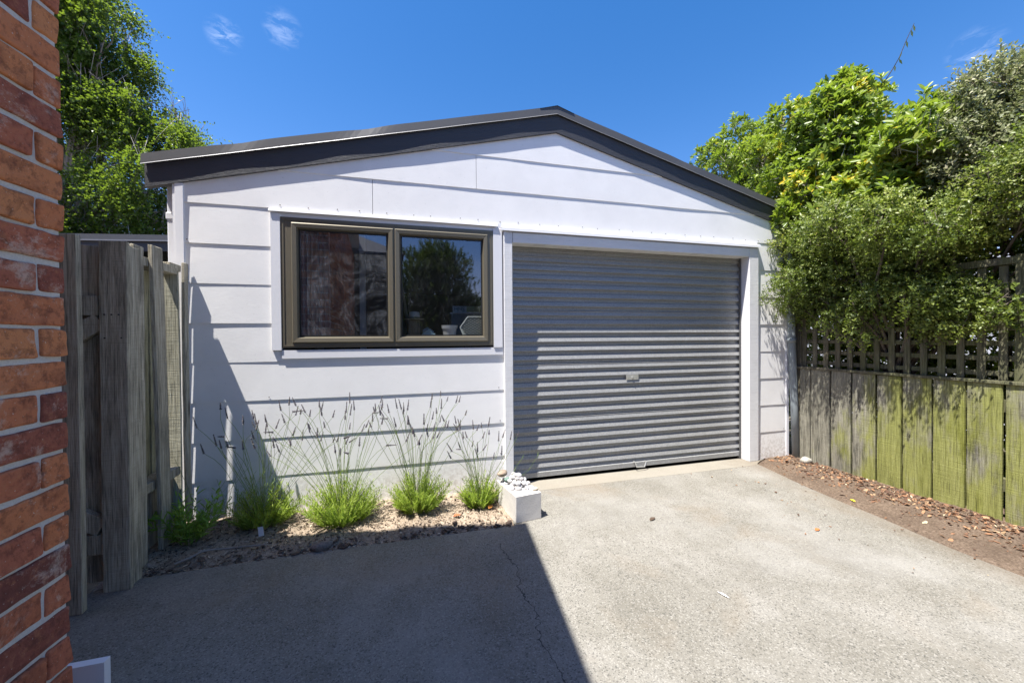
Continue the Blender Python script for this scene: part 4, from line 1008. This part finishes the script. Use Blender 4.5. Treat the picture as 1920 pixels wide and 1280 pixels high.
# thin dry twigs in front of the wall at the left and in the bed
b=MB()
for i in range(9):
    x0=random.uniform(-1.35,-1.1); p=Vector((x0,2.97,bed_z(x0,2.97)+.02)); q=p+Vector((random.uniform(-.25,.25),random.uniform(-.02,.12),random.uniform(.3,.5)))
    b.tube([p,(p+q)/2+Vector((0,0,.05)),q],[.0016,.0013,.0008],4,cap=False)
o=b.build('dry_grass_stalks',STEM); tag(o,'thin arching grass stalks in front of the wall at the left','grass')
# root / stick lying in the bed edge
b=MB(); pts=[(-1.30+i*.055,2.60+.05*math.sin(i*.5)+i*.012,bed_z(-1.3+i*.055,2.62+i*.01)+.012+.006*math.sin(i)) for i in range(9)]
b.tube(pts,[.006,.007,.006,.006,.005,.005,.004,.004,.003],6); o=b.build('stick',BARKL); tag(o,'pale crooked stick lying across the left end of the garden bed','stick')
b=MB()
for i in range(2):
    pass
b.tube([(.735,2.80,.23),(.80,2.86,.30),(.86,2.90,.345)],[.0012,.001,.0008],4); b.tube([(.77,2.78,.22),(.90,2.86,.26),(1.0,2.93,.345)],[.0012,.001,.0008],4)
b.tube([(.86,2.90,.345),(.875,2.912,.365)],[.002,.001],5); b.tube([(1.0,2.93,.345),(1.005,2.94,.37)],[.002,.001],5)
o=b.build('loose_lavender_stalks',STEM); tag(o,'two loose lavender stalks poking out behind the pebble heap','stalk')

# ------------------------------------------------------------------ neighbours
NB=thing('neighbour_shed','low outbuilding with dark grey fascia behind the board fence at the left','shed',(-5.5,7.5,0))
b=MB(); 
def sl(x): return 2.885+.043*(x+3.4)
def slab(bb,x0,x1,y0,y1,dl,dh,m=0):
    vs=[(x,y,sl(x)+o) for x in (x0,x1) for y in (y0,y1) for o in (dl,dh)]
    bb.add(vs,[(0,1,3,2),(4,6,7,5),(0,4,5,1),(2,3,7,6),(0,2,6,4),(1,5,7,3)],m)
slab(b,-9.5,-2.2,6.98,7.02,-.085,0.); b.build('roof_flashing',CHARM,NB)
b=MB(); slab(b,-9.5,-2.2,6.965,6.98,-.10,-.082); b.build('fascia_edge',LIP,NB)
b=MB(); slab(b,-9.5,-2.2,7.0,7.04,-.24,-.10); b.build('fascia_board',CHAR,NB)
b=MB(); slab(b,-9.5,-2.2,7.02,9.8,-.09,-.02); b.build('roof',CHARM,NB)
b=MB(); b.box(-9.3,-2.4,7.25,9.6,0,2.45); b.build('wall',m_simple('beige_wall',(.5,.47,.4),.8),NB)
NH=thing('neighbour_house','pale blue-grey neighbouring house partly hidden by the trees at the right','house',(9,5.5,0))
b=MB(); b.add([(6.2,6,0),(13,6,0),(13,6,4.1),(9.6,6,5.6),(6.2,6,4.08),(6.2,10,0),(13,10,0),(13,10,4.1),(9.6,10,5.6),(6.2,10,4.08)],[(0,1,2,3,4),(9,8,7,6,5),(0,4,9,5),(1,6,7,2)])
b.build('wall',m_simple('pale_blue_wall',(.45,.50,.57),.7),NH)
b=MB(); b.add([(6.0,5.95,4.02),(9.6,5.95,5.63),(13.2,5.95,4.02),(13.2,10.1,4.02),(9.6,10.1,5.63),(6.0,10.1,4.02),(6.0,5.95,4.08),(9.6,5.95,5.69),(13.2,5.95,4.08),(13.2,10.1,4.08),(9.6,10.1,5.69),(6.0,10.1,4.08)],
 [(0,1,7,6),(1,2,8,7),(6,7,10,11),(7,8,9,10),(0,5,4,1),(1,4,3,2)]); b.build('roof',m_simple('pale_roof',(.5,.54,.6),.5),NH)
b=MB(); b.box(6.8,12,-3,5.9,0,2.3); b.build('side_wing',m_simple('pale_wing',(.55,.57,.66),.8),NH)

# ------------------------------------------------------------------ camera
cam=bpy.data.cameras.new('camera'); co=bpy.data.objects.new('camera',cam); col.objects.link(co)
Rv,Uv,Fv=Vector((.96544942,-.26049528,-.00704439)),Vector((.00975694,.00912136,.9999108)),Vector((.26040778,.96543203,-.01134785))
M=Matrix((Rv,Uv,-Fv)).transposed().to_4x4(); M.translation=Vector((0,0,1.30)); co.matrix_world=M
cam.sensor_width=36; cam.lens=720/1920*36; cam.clip_start=.02; cam.clip_end=2000
sc.camera=co

# ------------------------------------------------------------------ light
sd=Vector((.362,.158,-1.)).normalized()
el=math.asin(-sd.z); az=math.atan2(-sd.x,-sd.y)
sun=bpy.data.lights.new('sun','SUN'); so=bpy.data.objects.new('sun',sun); col.objects.link(so)
sun.energy=5.0; sun.angle=R_(.53); sun.color=(1,.96,.90); so.rotation_euler=sd.to_track_quat('-Z','Y').to_euler(); so.location=(-4,-2,12)
t=NT('World',world=True); sc.world=t.mat
sky=t.n('ShaderNodeTexSky',sky_type='NISHITA'); sky.sun_disc=False; sky.sun_elevation=el; sky.sun_rotation=az
sky.air_density=1.0; sky.dust_density=.3; sky.ozone_density=3.0; sky.altitude=0
gen=t.n('ShaderNodeTexCoord').outputs['Generated']
skyc=sky.outputs[0]
hs=t.n('ShaderNodeHueSaturation',i_Color=skyc,i_Saturation=1.36); skyc=t.mix(1.,hs.outputs[0],(1.24,.805,.81),'MULTIPLY')
def wisp(d,rad,amt,sc_):
    dt=t.n('ShaderNodeVectorMath',operation='DISTANCE',i_0=gen,i_1=d).outputs['Value']
    m_=t.ramp(dt,[(0,1.),(rad,0.)])
    mp=t.n('ShaderNodeMapping',i_Vector=gen,i_Scale=(14,14,40),i_Rotation=(0,.5,.3)).outputs[0]
    n=t.ramp(t.noise(mp,sc_,6,.65,.6),[(.44,0.),(.78,1.)])
    return t.math('MULTIPLY',t.math('MULTIPLY',m_,n),amt)
w=t.math('ADD',wisp((-.3073,.7875,.5343),.03,.30,2.2),wisp((-.2171,.7946,.567),.034,.26,2.0))
w=t.math('ADD',w,wisp((.8236,.3776,.4232),.035,.22,2.),clamp=True)
skyc=t.mix(w,skyc,(9.,9.3,9.8))
bg=t.n('ShaderNodeBackground',i_Color=skyc,i_Strength=.112)
t.n('ShaderNodeOutputWorld',i_Surface=bg.outputs[0])

sc.view_settings.view_transform='Standard'; sc.view_settings.look='None'; sc.view_settings.gamma=1; sc.view_settings.exposure=1.33
sc.cycles.max_bounces=8; sc.cycles.transparent_max_bounces=8
